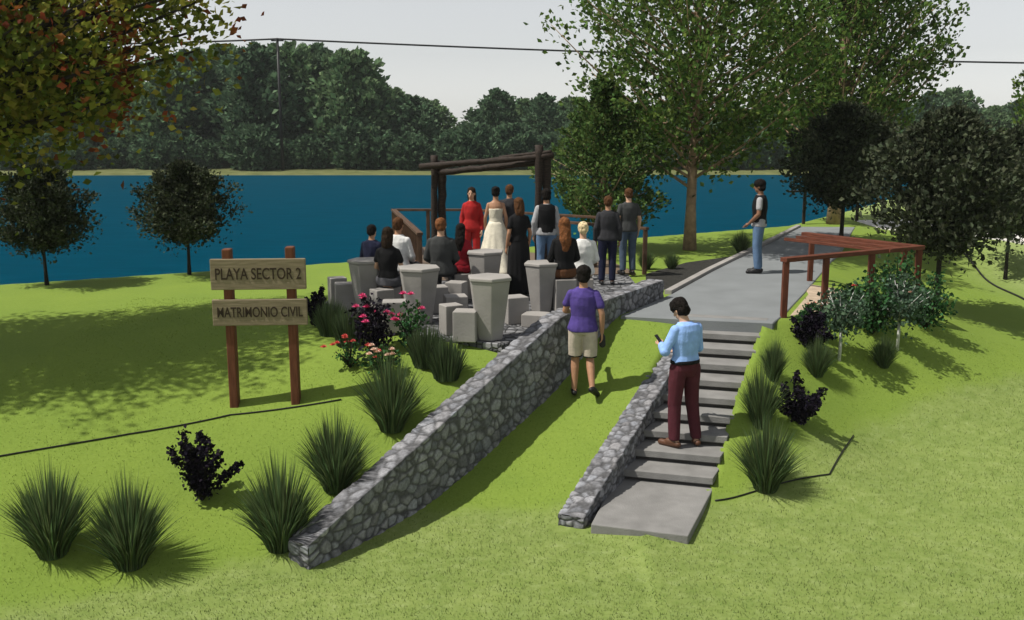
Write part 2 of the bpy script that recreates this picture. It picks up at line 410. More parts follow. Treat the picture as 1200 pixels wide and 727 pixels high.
def cobble_material():
    m = bpy.data.materials.new('cobbles'); m.use_nodes = True
    nt = m.node_tree; n = nt.nodes; l = nt.links; b = n['Principled BSDF']; b.inputs['Roughness'].default_value = 0.85
    tc = n.new('ShaderNodeTexCoord')
    v = n.new('ShaderNodeTexVoronoi'); v.inputs['Scale'].default_value = 9; l.new(tc.outputs['Object'], v.inputs[0])
    e = n.new('ShaderNodeTexVoronoi'); e.feature = 'DISTANCE_TO_EDGE'; e.inputs['Scale'].default_value = 9; l.new(tc.outputs['Object'], e.inputs[0])
    cr = n.new('ShaderNodeValToRGB'); cr.color_ramp.elements[0].color = (0.04, 0.042, 0.046, 1); cr.color_ramp.elements[1].color = (0.24, 0.24, 0.25, 1)
    sp = n.new('ShaderNodeSeparateColor'); l.new(v.outputs['Color'], sp.inputs[0]); l.new(sp.outputs[0], cr.inputs[0])
    st = n.new('ShaderNodeMapRange'); st.inputs['From Max'].default_value = 0.12; l.new(e.outputs['Distance'], st.inputs['Value'])
    mx = n.new('ShaderNodeMix'); mx.data_type = 'RGBA'; mx.inputs[6].default_value = (0.02, 0.02, 0.02, 1)
    l.new(st.outputs[0], mx.inputs[0]); l.new(cr.outputs[0], mx.inputs[7]); l.new(mx.outputs[2], b.inputs['Base Color'])
    bp = n.new('ShaderNodeBump'); bp.inputs['Strength'].default_value = 0.8; bp.inputs['Distance'].default_value = 0.03
    l.new(st.outputs[0], bp.inputs['Height']); l.new(bp.outputs[0], b.inputs['Normal'])
    return m
sheet_prism('cobble_pavement', [(-0.12, 12.3), (0.42, 12.98), (2.2, 15.95), (2.2, 18.4), (-2.7, 18.4), (-3.0, 15.2), (-2.3, 13.5), (-1.1, 12.75)], -0.5, 0.03, cobble_material())

# steps: one flight, each tread its own child
axis = (STEP_R1 - STEP_R0) / 9
steps = empty('steps', (STEP_R1.x - STEP_W.x / 2, STEP_R1.y - STEP_W.y / 2, LOW))
tag(steps, 'flight of grey concrete steps with overhanging treads climbing beside the low stone wall', 'steps')
o0 = steps.location
def loc2(v): return (v.x - o0.x, v.y - o0.y)
for k in range(1, 10):
    z = -0.135 * k - LOW
    a = STEP_R0 + axis * (k - 1) ; b_ = STEP_R0 + axis * k
    back = a - axis * 0.35; nose = b_ + axis * 0.10
    poly = [loc2(back), loc2(back - STEP_W), loc2(nose - STEP_W), loc2(nose)]
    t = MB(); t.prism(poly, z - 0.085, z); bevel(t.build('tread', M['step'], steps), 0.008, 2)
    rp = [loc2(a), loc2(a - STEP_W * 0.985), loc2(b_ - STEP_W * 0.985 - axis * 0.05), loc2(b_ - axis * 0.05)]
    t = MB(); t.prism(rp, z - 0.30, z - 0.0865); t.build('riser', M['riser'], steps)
land_top = MB(); a = STEP_R0 - axis * 0.45; nose = STEP_R0 + axis * 0.10
bl = MB(); bl.prism([loc2(a), loc2(a - STEP_W), loc2(nose - STEP_W), loc2(nose)], 0.0235 - LOW - 0.085, 0.0235 - LOW)
bevel(bl.build('tread', M['step'], steps), 0.008, 2)
slab = [Vector(STEP_R1) - axis * 0.25, Vector(STEP_R1) - STEP_W - axis * 0.25, Vector((0.83, 9.76)), Vector((1.80, 9.46))]
bl = MB(); bl.prism([loc2(p) for p in slab], -0.05, 0.125); bevel(bl.build('bottom_slab', M['step'], steps), 0.012, 2)

# ------------------------------------------------------------------ rubble stone walls
def stone_material():
    m = bpy.data.materials.new('rubble_stone'); m.use_nodes = True
    nt = m.node_tree; n = nt.nodes; l = nt.links; b = n['Principled BSDF']; b.inputs['Roughness'].default_value = 0.85
    b.inputs['Specular IOR Level'].default_value = 0.25
    va = n.new('ShaderNodeAttribute'); va.attribute_name = 'stone'
    tc = n.new('ShaderNodeTexCoord'); t = n.new('ShaderNodeTexNoise'); t.inputs['Scale'].default_value = 28; t.inputs['Detail'].default_value = 7
    l.new(tc.outputs['Object'], t.inputs[0])
    mr = n.new('ShaderNodeMapRange'); mr.inputs['From Min'].default_value = 0.3; mr.inputs['From Max'].default_value = 0.7; mr.inputs['To Min'].default_value = 0.7; mr.inputs['To Max'].default_value = 1.25
    l.new(t.outputs['Fac'], mr.inputs['Value'])
    h = n.new('ShaderNodeHueSaturation'); l.new(va.outputs['Color'], h.inputs['Color']); l.new(mr.outputs[0], h.inputs['Value']); l.new(h.outputs[0], b.inputs['Base Color'])
    bp = n.new('ShaderNodeBump'); bp.inputs['Strength'].default_value = 0.5; bp.inputs['Distance'].default_value = 0.012
    l.new(t.outputs['Fac'], bp.inputs['Height']); l.new(bp.outputs[0], b.inputs['Normal'])
    return m
M['stone'] = stone_material()

def stone_wall(name, line, half, tops, bots, label, cell=0.125, amp=0.022, res=0.022, seed=0.0):
    L = [0.0]
    for a, b_ in zip(line[:-1], line[1:]): L.append(L[-1] + math.hypot(b_[0]-a[0], b_[1]-a[1]))
    S = np.arange(0, L[-1] + 1e-6, res); S[-1] = L[-1]
    cx = np.interp(S, L, [p[0] for p in line]); cy = np.interp(S, L, [p[1] for p in line])
    ztop = np.interp(S, L, tops); zbot = np.interp(S, L, bots)
    k = 15; kern = np.ones(2 * k + 1) / (2 * k + 1)
    def smth(a): return np.convolve(np.pad(a, k, mode='reflect', reflect_type='odd'), kern, 'valid')
    cx, cy, ztop = smth(cx), smth(cy), smth(ztop)
    tx = np.gradient(cx); ty = np.gradient(cy); nn = np.hypot(tx, ty); tx, ty = tx / nn, ty / nn
    H = max(ztop - zbot); nside = int(H / res) + 1; ntop = int(2 * half / res) + 1
    base = Vector((cx[0], cy[0], zbot[0]))
    V = []; N = []
    prof = [('l', i / nside) for i in range(nside + 1)] + [('t', i / ntop) for i in range(1, ntop)] + [('r', 1 - i / nside) for i in range(nside + 1)]
    for i in range(len(S)):
        nxv, nyv = -ty[i], tx[i]
        for kind, u in prof:
            if kind == 'l': p = (cx[i] + nxv*half, cy[i] + nyv*half, zbot[i] + (ztop[i]-zbot[i])*u); n_ = (nxv, nyv, 0.8 if u > 0.985 else 0)
            elif kind == 'r': p = (cx[i] - nxv*half, cy[i] - nyv*half, zbot[i] + (ztop[i]-zbot[i])*u); n_ = (-nxv, -nyv, 0.8 if u > 0.985 else 0)
            else: q = half * (1 - 2*u); p = (cx[i] + nxv*q, cy[i] + nyv*q, ztop[i]); n_ = (0, 0, 1)
            V.append(p); N.append(n_)
    m = len(prof); faces = []
    for i in range(len(S) - 1):
        for j in range(m - 1):
            a = i * m + j; faces.append((a, a + m, a + m + 1, a + 1))
    for i, sg in ((0, -1), (len(S) - 1, 1)):                            # end faces
        nc = max(4, ntop); k0 = len(V)
        for r_ in range(nside + 1):
            lp = V[i * m + r_]; rp = V[i * m + m - 1 - r_]
            for c_ in range(nc + 1):
                f = c_ / nc; V.append(tuple(lp[d] * (1 - f) + rp[d] * f for d in range(3))); N.append((tx[i] * sg, ty[i] * sg, 0))
        for r_ in range(nside):
            for c_ in range(nc):
                a = k0 + r_ * (nc + 1) + c_
                q = (a, a + 1, a + nc + 2, a + nc + 1); faces.append(q if sg < 0 else q[::-1])
    cols = []
    out = []
    for p, n_ in zip(V, N):
        pv = Vector(p); nv = Vector(n_).normalized()
        wv = noise.noise_vector(pv * 3.0) * 0.03
        d, pts = noise.voronoi(Vector(((pv.x + wv.x) / cell * 0.85, (pv.y + wv.y) / cell * 0.85, (pv.z + wv.z) / cell * 1.1 + seed)))
        e = d[1] - d[0]
        g = min(1.0, e / 0.30)
        hsh = Vector((pts[0].x * 7.13, pts[0].y * 5.71, pts[0].z * 9.17))
        r1 = (noise.noise(hsh) + 1) / 2; r2 = noise.noise(hsh + Vector((31, 7, 3)))
        v = 0.135 + 0.150 * min(1, max(0, (r1 - 0.25) * 2))
        st = (v * (0.99 + 0.06 * r2), v, v * (1.06 - 0.07 * r2))
        mt = 0.078
        gg = sm01(np.array([g * 1.3 - 0.15]))[0]
        cols.append((mt + (st[0]-mt)*gg, mt + (st[1]-mt)*gg, mt*1.05 + (st[2]-mt)*gg, 1))
        q = pv + nv * (amp * (math.sqrt(g) - 0.6) + 0.012 * r2) - base
        out.append(tuple(q))
    me = bpy.data.meshes.new(name); me.from_pydata(out, [], faces); me.materials.append(M['stone'])
    a_ = me.color_attributes.new('stone', 'FLOAT_COLOR', 'POINT'); a_.data.foreach_set('color', np.array(cols, np.float32).ravel())
    me.polygons.foreach_set('use_smooth', np.ones(len(me.polygons), bool))
    o = bpy.data.objects.new(name, me); link(o); o.location = base
    tag(o, label, 'wall'); return o
stone_wall('stone_wall', W1, 0.135, W1_TOP, [-1.6, -1.35, -0.3], 'long grey rubble stone retaining wall rising from the front lawn to the wedding terrace')
W2 = [(0.63, 9.93), (2.63, 14.20)]
stone_wall('stone_wall', W2, 0.145, [-1.33, -0.06], [-1.6, -0.9], 'low sloping grey rubble stone wall along the left side of the concrete steps', cell=0.10, seed=40.0)

# ------------------------------------------------------------------ foliage builders
def leaves(pts, size, rng, up=0.3, flat_=1.0, dirs=None):
    """diamond leaves folded along the midrib, one island each"""
    n = len(pts); pts = np.asarray(pts)
    d = rng.normal(size=(n, 3)) if dirs is None else dirs + rng.normal(size=(n, 3)) * 0.5
    d[:, 2] += up; d /= np.linalg.norm(d, axis=1)[:, None]
    r = rng.normal(size=(n, 3)); w = np.cross(d, r); w /= np.linalg.norm(w, axis=1)[:, None] + 1e-9
    nr = np.cross(d, w)
    s = size * rng.uniform(0.6, 1.3, n)[:, None]
    base = pts - d * s * 0.5; tip = pts + d * s * 0.5
    lf = pts + w * s * 0.36 * flat_ + nr * s * 0.12; rt = pts - w * s * 0.36 * flat_ + nr * s * 0.12
    V = np.stack([base, rt, tip, lf], 1).reshape(-1, 3)
    F = np.arange(4 * n).reshape(n, 4)
    return V, F

def branch_crown(rng, z0, z1, rad_fn, n_limb, per_limb, rise=0.6, spread=0.16, trunk_top=None, jitter=0.15, gap=0.0):
    """limbs leave the stem between z0 and z1 and reach rad_fn(u); returns limb polylines and leaf points"""
    limbs = []; P = []; D = []
    for i in range(n_limb):
        u = (i + rng.uniform(0, 1)) / n_limb
        az = i * 2.399 + rng.uniform(-0.5, 0.5); Rr = rad_fn(u) * rng.uniform(1 - jitter * 2, 1 + jitter * 0.6)
        zs = z0 + (z1 - z0) * u
        ca, sa = math.cos(az), math.sin(az)
        rs = rise * rng.uniform(0.6, 1.3)
        a = np.array((0, 0, zs - Rr * rs * 0.5)); mid = np.array((ca * Rr * 0.5, sa * Rr * 0.5, zs - Rr * rs * 0.12)); e = np.array((ca * Rr, sa * Rr, zs + Rr * rs * 0.45))
        limbs.append((a, mid, e))
        t = rng.uniform(0.12, 1.0, per_limb) ** 0.75
        c = (1 - t)[:, None] ** 2 * a + 2 * (t * (1 - t))[:, None] * mid + t[:, None] ** 2 * e
        sp = spread * Rr * (0.35 + 1.0 * np.sin(np.pi * np.clip(t, 0, 1) ** 0.8))[:, None] + 0.02
        off = rng.normal(size=(per_limb, 3)) * sp * np.array((1, 1, 0.75))
        P.append(c + off)
        dd = (e - mid) / (np.linalg.norm(e - mid) + 1e-9)
        D.append(np.repeat(dd[None], per_limb, 0) * 0.6 + off / (sp + 1e-6) * 0.3)
    return limbs, np.concatenate(P), np.concatenate(D)

def make_trunk(m, parent, h, r0, r1, limbs=(), lr=0.3, lean=0.03, seed=1):
    g = random.Random(seed); b = MB()
    n = 9; pts = []; rad = []; h = h * 0.86
    for i in range(n):
        t = i / (n - 1)
        pts.append((math.sin(t * 4 + seed) * lean * h * 0.3 * t, math.cos(t * 3 + seed) * lean * h * 0.3 * t - lean * h * 0.3 * t, h * t - 0.15 * (i == 0)))
        rad.append((r0 * (1 - t) + r1 * t) * (1.35 if i == 0 else 1.0))
    b.tube(pts, rad, 12)
    for a, mid, e in limbs:
        c = [tuple((1 - t) ** 2 * a + 2 * t * (1 - t) * mid + t * t * e) for t in (0, 0.25, 0.5, 0.75, 0.95)]
        rr = max(0.006, (r0 * (1 - min(1, max(0, a[2] / h))) + r1) * lr)
        b.tube(c, [rr, rr * 0.8, rr * 0.6, rr * 0.4, rr * 0.18], 6)
    return b.build('trunk', m, parent, smooth=True)

def tree(name, loc, label, group, h, crown, leafm, barkm, r0, seed, leaf=0.12, n_limb=60, per=160, rise=0.6, spread=0.16, rz=0, jitter=0.15, cat='tree', mats=None, midx_fn=None, up=0.2):
    """crown = (z0, z1, [(u, radius) ...]) as fractions of nothing: metres"""
    rng = np.random.default_rng(seed)
    root = empty(name, loc, rz); tag(root, label, cat, group)
    z0, z1, prof = crown
    us = [p[0] for p in prof]; rs = [p[1] for p in prof]
    limbs, P, D = branch_crown(rng, z0, z1, lambda u: float(np.interp(u, us, rs)), n_limb, per, rise, spread, jitter=jitter)
    keep = P[:, 2] > 0.1; P = P[keep]; D = D[keep]
    V, Fc = leaves(P, leaf, rng, up=up, dirs=D)
    mi = midx_fn(P, rng) if midx_fn else None
    mesh_obj('crown', V, Fc, leafm, root, mats=mats, midx=mi)
    make_trunk(barkm, root, h, r0, r0 * 0.25, limbs[::1], seed=seed)
    return root

# ------------------------------------------------------------------ far shore: trees, backdrop edges as pole and cable
far_specs = [((0.5, 10.5, [(0, 2.6), (0.3, 4.2), (0.6, 3.6), (0.85, 2.2), (1, 0.6)]), 12.0, 'farleaf', 11),
             ((0.4, 9.5, [(0, 3.0), (0.25, 4.4), (0.55, 4.2), (0.85, 2.8), (1, 0.9)]), 11.0, 'farleaf2', 12),
             ((0.4, 10.5, [(0, 2.4), (0.3, 3.0), (0.6, 2.4), (0.85, 1.4), (1, 0.3)]), 11.6, 'farleaf', 13),
             ((0.2, 4.4, [(0, 2.6), (0.4, 3.2), (0.8, 2.2), (1, 0.8)]), 5.2, 'farleaf', 14)]
FAR_LABEL = ['broad dark green tree in the wood on the far shore across the lake', 'rounded lighter green tree in the wood on the far shore across the lake',
             'slender dark green tree in the wood on the far shore across the lake', 'low bushy tree at the foot of the wood on the far shore']
protos = []
def far_tree(k, px, Y, ytop=None, hh=None, rz=0.0, wid=1.0):
    X = at(px, 200, Y).x; g = tz(X, Y)
    if hh is None: hh = (at(px, ytop, Y).z - g) * 1.09
    spec = far_specs[k]; s = hh / spec[1]
    if len(protos) <= k or protos[k] is None:
        while len(protos) <= k: protos.append(None)
        protos[k] = tree('far_tree', (X, Y, g), FAR_LABEL[k], ['broad trees on the far shore', 'rounded trees on the far shore', 'slender trees on the far shore', 'low trees on the far shore'][k], spec[1], spec[0],
                         M[spec[2]], M['dbark'], 0.22, spec[3], leaf=0.62, n_limb=52, per=85, rise=0.5, spread=0.17)
        o = protos[k]
    else: o = copy_tree(protos[k])
    o.location = (X, Y, g - 0.05); o.scale = (s * wid, s * wid, s); o.rotation_euler = (0, 0, rz); return o
r2 = random.Random(5)
sky_line = [(-90,55,0),(-40,45,1),(10,58,0),(58,50,1),(105,52,0),(150,60,2),(196,62,1),(232,52,0),(268,46,1),(304,46,0),(342,44,1),(378,46,0),(412,52,1),(436,78,2),
            (458,98,1),(484,108,0),(506,126,2),(536,146,1),(562,136,2),(582,100,0),(612,112,1),(636,106,0),(672,110,1),(710,100,0),(752,112,2),(800,105,1),(850,112,0),
            (900,108,1),(950,110,0),(1000,112,1),(1045,112,0),(1085,104,0),(1112,99,1),(1136,122,2),(1162,128,1),(1190,112,0),(1230,106,1),(1270,112,0)]
for i, (px, yt, k) in enumerate(sky_line):
    far_tree(k, px, 105 + (i % 3) * 4.0, ytop=yt, rz=r2.uniform(0, 6.28), wid=r2.uniform(0.9, 1.1))
for i in range(34):
    px = -60 + i * 39 + r2.uniform(-10, 10)
    if 1010 < px < 1090: pass
    far_tree(3, px, 100.5 + r2.uniform(-1.0, 1.6), hh=r2.uniform(3.0, 5.6), rz=r2.uniform(0, 6.28))
for i in range(26):
    px = -60 + i * 51 + r2.uniform(-14, 14)
    far_tree(r2.choice((0, 1)), px, 118 + r2.uniform(-2, 3), hh=r2.uniform(6.5, 8.0), rz=r2.uniform(0, 6.28), wid=1.35)

p_top = at(325, 46, 98); pg = tz(p_top.x, 98)
bar = empty('backdrop_join_bar', (p_top.x, 98, pg)); tag(bar, 'backdrop panel join as an added black pole rising in front of the far wood at left', 'bar')  # panel join of the tree backdrop, built as an added upright
b = MB(); b.tube([(0,0,-0.3), (0,0,p_top.z - pg + 0.1)], [0.16, 0.12], 10); b.build('shaft', M['black'], bar, True)
b = MB(); b.box((0, 0, p_top.z - pg - 0.15), (1.2, 0.1, 0.12)); b.build('added_crosspiece', M['black'], bar)
pe = at(1330, 76, 98); pg2 = tz(pe.x, 98)
bar2 = copy_tree(bar); bar2.location = (pe.x, 98, pe.z - (p_top.z - pg)); bar2['label'] = 'unseen added black pole far to the right beyond the trees'  # added end upright out of view, only holds the line
pl = at(-140, 50, 98); bar3 = copy_tree(bar); bar3.location = (pl.x, 98, pl.z - (p_top.z - pg)); bar3['label'] = 'unseen added black pole far to the left behind the maple'
cb = MB(); pts = []
for A, B_ in ((pl, p_top), (p_top, pe)):
    for i in range(25):
        t = i / 24; p = A.lerp(B_, t); pts.append((p.x, p.y - 0.2, p.z - 4 * t * (1 - t) * 0.35))
cb.tube(pts, 0.085, 6); tag(cb.build('backdrop_edge_line', M['black']), 'backdrop top edge as an added black cable strung across the grey sky above the far wood', 'strand')  # top edge of the backdrop sheet, built as an added thin tube

# ------------------------------------------------------------------ nearer trees
def mi_maple(P, rng):
    out = []
    for p in P:
        a = noise.noise(Vector(p) * 0.9 + Vector((5, 1, 9))); rr = math.hypot(p[0], p[1])
        c = noise.noise(Vector(p) * 1.7 + Vector((50, 11, 9)))
        if c > 0.27 and rr > 2.6: out.append(2)
        elif a > 0.02: out.append(1)
        else: out.append(0)
    return out
maple = tree('maple_tree', (-8.3, 12.6, tz(-8.3, 12.6)), 'large green and rust leaved maple overhanging the top left corner', None, 9.5,
     (2.8, 6.0, [(0, 3.4), (0.2, 4.5), (0.5, 5.0), (0.75, 4.0), (0.9, 2.4), (1, 0.9)]), M['mapleg'], M['dbark'], 0.26, 21, leaf=0.12, n_limb=170, per=360, rise=0.35, spread=0.11,
     mats=[M['mapleg'], M['mapley'], M['mapler']], midx_fn=mi_maple)
maple.scale = (0.96, 0.46, 1.0); maple.rotation_euler.z = R(27)
tc = on_ground(808, 293)
tree('tall_tree', tuple(tc), 'tall leafy tree with a bare pale brown trunk left of the path', None, 9.2,
     (2.2, 8.6, [(0, 2.0), (0.15, 3.0), (0.35, 3.3), (0.6, 2.7), (0.85, 1.3), (1, 0.4)]), M['treeleaf'], M['bark'], 0.125, 31, leaf=0.125, n_limb=105, per=250, rise=0.7, spread=0.10, jitter=0.2)
tree('tall_tree', (9.35, 28.6, tz(9.35, 28.6)), 'tall tree with upswept branches behind the dark trees past the path end', None, 10.5,
     (2.3, 9.6, [(0, 2.0), (0.2, 3.0), (0.45, 2.9), (0.7, 2.2), (0.9, 1.2), (1, 0.4)]), M['treeleaf'], M['bark'], 0.17, 33, leaf=0.135, n_limb=130, per=260, rise=1.1, spread=0.085)
tree('bushy_tree', (2.05, 22.2, tz(2.05, 22.2)), 'low bushy green tree behind the wedding guests at the right end of the log arch', None, 4.2,
     (0.75, 3.8, [(0, 1.3), (0.15, 1.75), (0.4, 1.45), (0.7, 0.85), (1, 0.2)]), M['bushleaf'], M['bark'], 0.08, 35, leaf=0.10, n_limb=84, per=170, rise=0.5, spread=0.10, jitter=0.22)

def dark_tree(base, h, w, label, rz):
    global DT
    s = h / 2.4; sw = w / 1.95
    if DT is None:
        DT = tree('dark_tree', tuple(base), label, 'small dark round headed trees', 2.4, (0.72, 2.15, [(0, 0.62), (0.15, 0.95), (0.35, 0.97), (0.6, 0.75), (0.8, 0.5), (1, 0.14)]),
                  M['darkleaf'], M['dbark'], 0.035, 41, leaf=0.066, n_limb=80, per=240, rise=0.5, spread=0.13, jitter=0.26); o = DT
    else: o = copy_tree(DT); o['label'] = label
    o.location = base; o.scale = (sw, sw, s); o.rotation_euler = (0, 0, rz); return o
DT = None
dark_tree(on_ground(55, 334), 2.35, 1.85, 'small dark round headed tree at the lake edge, farther left of the two', 0.3)
dark_tree(on_ground(222, 322), 2.35, 1.95, 'small dark round headed tree at the lake edge just left of the wooden sign', 2.0)
dark_tree(on_ground(1097, 362), 3.95, 2.95, 'dark round headed tree with a thin black trunk on the bank behind the red rail', 4.1)
dark_tree(on_ground(1178, 328), 3.8, 2.3, 'dark round headed tree at the right edge in front of the pale road', 5.0)
dark_tree(Vector((8.05, 24.0, tz(8.05, 24.0))), 3.75, 3.1, 'dark round headed tree beside the far end of the path', 1.2)
tree('young_tree', (12.9, 24.4, tz(12.9, 24.4)), 'young light green tree cut by the right edge of the picture', None, 5.2,
     (1.6, 4.9, [(0, 0.5), (0.3, 0.9), (0.7, 0.7), (1, 0.25)]), M['treeleaf'], M['bark'], 0.06, 47, leaf=0.11, n_limb=36, per=110, rise=0.8, spread=0.14)

# ------------------------------------------------------------------ grasses and shrubs
def tuft_mesh(h, w, n, seed, m, wide=0.012, name='blades', droop=0.35, soft=False):
    g = random.Random(seed); V = []; F = []
    for i in range(n):
        az = g.uniform(0, 6.283); rr = math.sqrt(g.random()); r0 = rr * w * (0.16 if not soft else 0.3)
        L = h * g.uniform(0.62, 1.05) * (1 - 0.30 * rr * rr); out = w * 0.5 * rr * g.uniform(0.5, 1.15) * (1.0 if not soft else 0.6)
        ca, sa = math.cos(az), math.sin(az); sway = g.uniform(-0.25, 0.25)
        k = len(V); N = 5; bw = wide * g.uniform(0.7, 1.3); ta = g.uniform(0, 3.14)
        for j in range(N + 1):
            t = j / N
            d = r0 + out * (t ** 1.4); z = L * (t - droop * rr * t * t * 0.5)
            x, y = ca * d - sa * sway * out * t, sa * d + ca * sway * out * t
            ww = bw * (1 - t ** 2 * 0.97)
            V.append((x + math.cos(ta) * ww, y + math.sin(ta) * ww, z - 0.03)); V.append((x - math.cos(ta) * ww, y - math.sin(ta) * ww, z - 0.03))
        for j in range(N): a = k + 2 * j; F.append((a, a + 1, a + 3, a + 2))
    me = bpy.data.meshes.new(name); me.from_pydata(V, [], F); me.materials.append(m); return me
TUFTS = [tuft_mesh(1.05, 0.84, 900, s, M['blade'], wide=0.0075, droop=0.5) for s in (1, 2, 3)]
SOFT = [tuft_mesh(0.62, 0.5, 600, s, M['bladed'], wide=0.009, soft=True, droop=0.2) for s in (4, 5)]
def put_mesh(name, me, loc, rz, s, label, cat, group):
    o = bpy.data.objects.new(name, me); link(o); o.location = loc; o.rotation_euler = (0, 0, rz); o.scale = (s, s, s) if not isinstance(s, tuple) else s
    tag(o, label, cat, group); return o
for i, (px, py, h, label) in enumerate([
    (62, 648, 1.0, 'tall green ornamental grass clump at the lower left corner, leftmost one'),
    (153, 662, 1.0, 'tall green ornamental grass clump at lower left, second from the left edge'),
    (330, 640, 1.05, 'tall green ornamental grass clump beside the low near end of the long stone wall'),
    (394, 573, 0.98, 'tall green ornamental grass clump midway between sign posts and long stone wall'),
    (459, 502, 1.02, 'tall green ornamental grass clump nearest the flower bed along the long stone wall'),
    (897, 572, 0.98, 'green ornamental grass clump at the right foot of the steps'),
    (891, 500, 0.9, 'green ornamental grass clump right of the middle of the steps'),
    (906, 446, 0.66, 'green ornamental grass clump beside the top of the steps, left of the purple shrub'),
    (957, 440, 0.62, 'short grass clump between the purple shrub and the white stemmed bushes'),
    (787, 316, 0.42, 'tiny grass clump beside the dark planting bed'),
    (757, 316, 0.5, 'tiny grass clump by the right end post of the timber railing'),
    (868, 297, 0.6, 'olive grass clump on the far grass by the path edge'),
    (1035, 430, 0.55, 'low grass clump under the white stemmed bushes on the bank')]):
    put_mesh('ornamental_grass', TUFTS[i % 3], on_ground(px, py), i * 1.7, (h * (0.95 if i not in (6, 7) else 0.72), h * (0.95 if i not in (6, 7) else 0.72), h), label, 'grass clump', 'ornamental grass clumps')
for i, (px, py, s, label) in enumerate([(388, 392, 0.95, 'soft rounded grass tussock left of the rose bushes, behind'), (408, 404, 0.95, 'soft rounded grass tussock touching the rose bushes on their left'),
                                  (499, 428, 1.0, 'soft rounded grass tussock right of the rose bushes'), (523, 442, 1.0, 'soft rounded grass tussock beside the long stone wall at the paving edge')]):
    put_mesh('grass_tussock', SOFT[i % 2], on_ground(px, py), i * 2.1, s, label, 'grass tussock', 'soft grass tussocks')

def shrub(name, loc, h, w, arms, leafm, label, cat, group, seed, leaf=0.05, per=70, tight=1.0, blossoms=None, stemm=None, rz=0.0, tall_stem=0.0, bsize=0.035):
    rng = np.random.default_rng(seed); g = random.Random(seed)
    root = empty(name, loc, rz); tag(root, label, cat, group)
    st = MB(); P = []; tips = []
    z0 = tall_stem * h
    if tall_stem: st.tube([(0, 0, -0.1), (0.01, 0, z0 * 0.6), (0, 0.01, z0 + 0.08)], [0.026, 0.024, 0.018], 8)
    for i in range(arms):
        az = i * 2.399 + g.uniform(-0.3, 0.3); el = g.uniform(0.25, 1.4); L = g.uniform(0.75, 1.05)
        e = np.array((math.cos(az) * math.cos(el) * w * 0.5 * L, math.sin(az) * math.cos(el) * w * 0.5 * L, z0 + (h - z0) * (0.25 + 0.75 * math.sin(el)) * L))
        a = np.array((0, 0, z0)); mid = (a + e) / 2 + np.array((0, 0, (h - z0) * 0.08))
        st.tube([tuple(a), tuple(mid), tuple(e)], [0.012, 0.008, 0.004], 6)
        t = rng.uniform(0.15, 1, per)
        c = (1 - t)[:, None] ** 2 * a + 2 * (t * (1 - t))[:, None] * mid + t[:, None] ** 2 * e
        P.append(c + rng.normal(size=(per, 3)) * ((0.055 + 0.05 * (1 - t)) * tight)[:, None] * (w / 0.8)); tips.append(e)
    P = np.concatenate(P); P = P[P[:, 2] > 0.02]
    V, Fc = leaves(P, leaf, rng, up=0.1, flat_=1.15)
    mesh_obj('foliage', V, Fc, leafm, root); st.build('stem', stemm or M['dbark'], root, True)
    if blossoms:
        for m, cnt in blossoms:
            for q in range(cnt):
                e = tips[g.randrange(len(tips))] * g.uniform(0.75, 1.06) if False else tips[g.randrange(len(tips))] + np.array((g.gauss(0, 0.06), g.gauss(0, 0.06), g.gauss(0.03, 0.05)))
                bv = []; bf = []
                for ring, (rr, zz, np_) in enumerate(((1.0, 0.0, 6), (0.7, 0.35, 5), (0.35, 0.6, 4))):
                    for j in range(np_):
                        a_ = 6.283 * j / np_ + ring * 0.5; k = len(bv); s_ = bsize
                        ca, sa = math.cos(a_), math.sin(a_)
                        bv += [(e[0], e[1], e[2] + zz * s_ * 0.4), (e[0] + (ca * 0.8 - sa * 0.5) * rr * s_, e[1] + (sa * 0.8 + ca * 0.5) * rr * s_, e[2] + (zz + 0.3) * s_),
                               (e[0] + ca * rr * s_ * 1.15, e[1] + sa * rr * s_ * 1.15, e[2] + (zz + 0.45) * s_), (e[0] + (ca * 0.8 + sa * 0.5) * rr * s_, e[1] + (sa * 0.8 - ca * 0.5) * rr * s_, e[2] + (zz + 0.3) * s_)]
                        bf.append((k, k + 1, k + 2, k + 3))
                mesh_obj('blossom', bv, bf, m, root)
    return root
PG = 'dark purple shrubs'
shrub('purple_shrub', on_ground(237, 588), 0.78, 0.86, 10, M['purple'], 'dark purple leaved shrub alone on the lawn below the wooden sign', 'shrub', PG, tight=0.42, seed=3, leaf=0.055, per=150)
shrub('purple_shrub', on_ground(950, 412), 0.68, 0.70, 10, M['purple'], 'dark purple leaved shrub beside the top of the steps below the red rail', 'shrub', PG, tight=0.42, seed=8, leaf=0.055, per=150)
shrub('purple_shrub', on_ground(936, 497), 0.72, 0.78, 10, M['purple'], 'dark purple leaved shrub on the bank right of the middle of the steps', 'shrub', PG, tight=0.42, seed=9, leaf=0.055, per=150)
shrub('purple_shrub', on_ground(372, 384), 0.62, 0.45, 11, M['purple'], 'dark purple leaved shrub partly hidden behind the right side of the sign', 'shrub', PG, tight=0.42, seed=6, leaf=0.055, per=150)
RG = 'flowering bushes of the terrace bed'
shrub('rose_bush', on_ground(438, 413), 0.72, 0.66, 13, M['purple'], 'dark leaved rose bush with bright pink blossoms in front of the stone tables', 'rose bush', RG, 13, leaf=0.06, per=70, blossoms=[(M['pink'], 9)], bsize=0.05)
shrub('rose_bush', on_ground(481, 408), 0.72, 0.6, 12, M['roseleaf'], 'green rose bush with pink blossoms reaching up in front of a stone table', 'rose bush', RG, 14, leaf=0.055, per=36, blossoms=[(M['pink'], 7)], bsize=0.05)
shrub('rose_bush', on_ground(410, 432), 0.40, 0.5, 10, M['roseleaf'], 'low flowering plant with red blossoms at the left tip of the flower bed', 'flower', RG, 15, leaf=0.045, per=22, blossoms=[(M['red'], 8)], bsize=0.04)
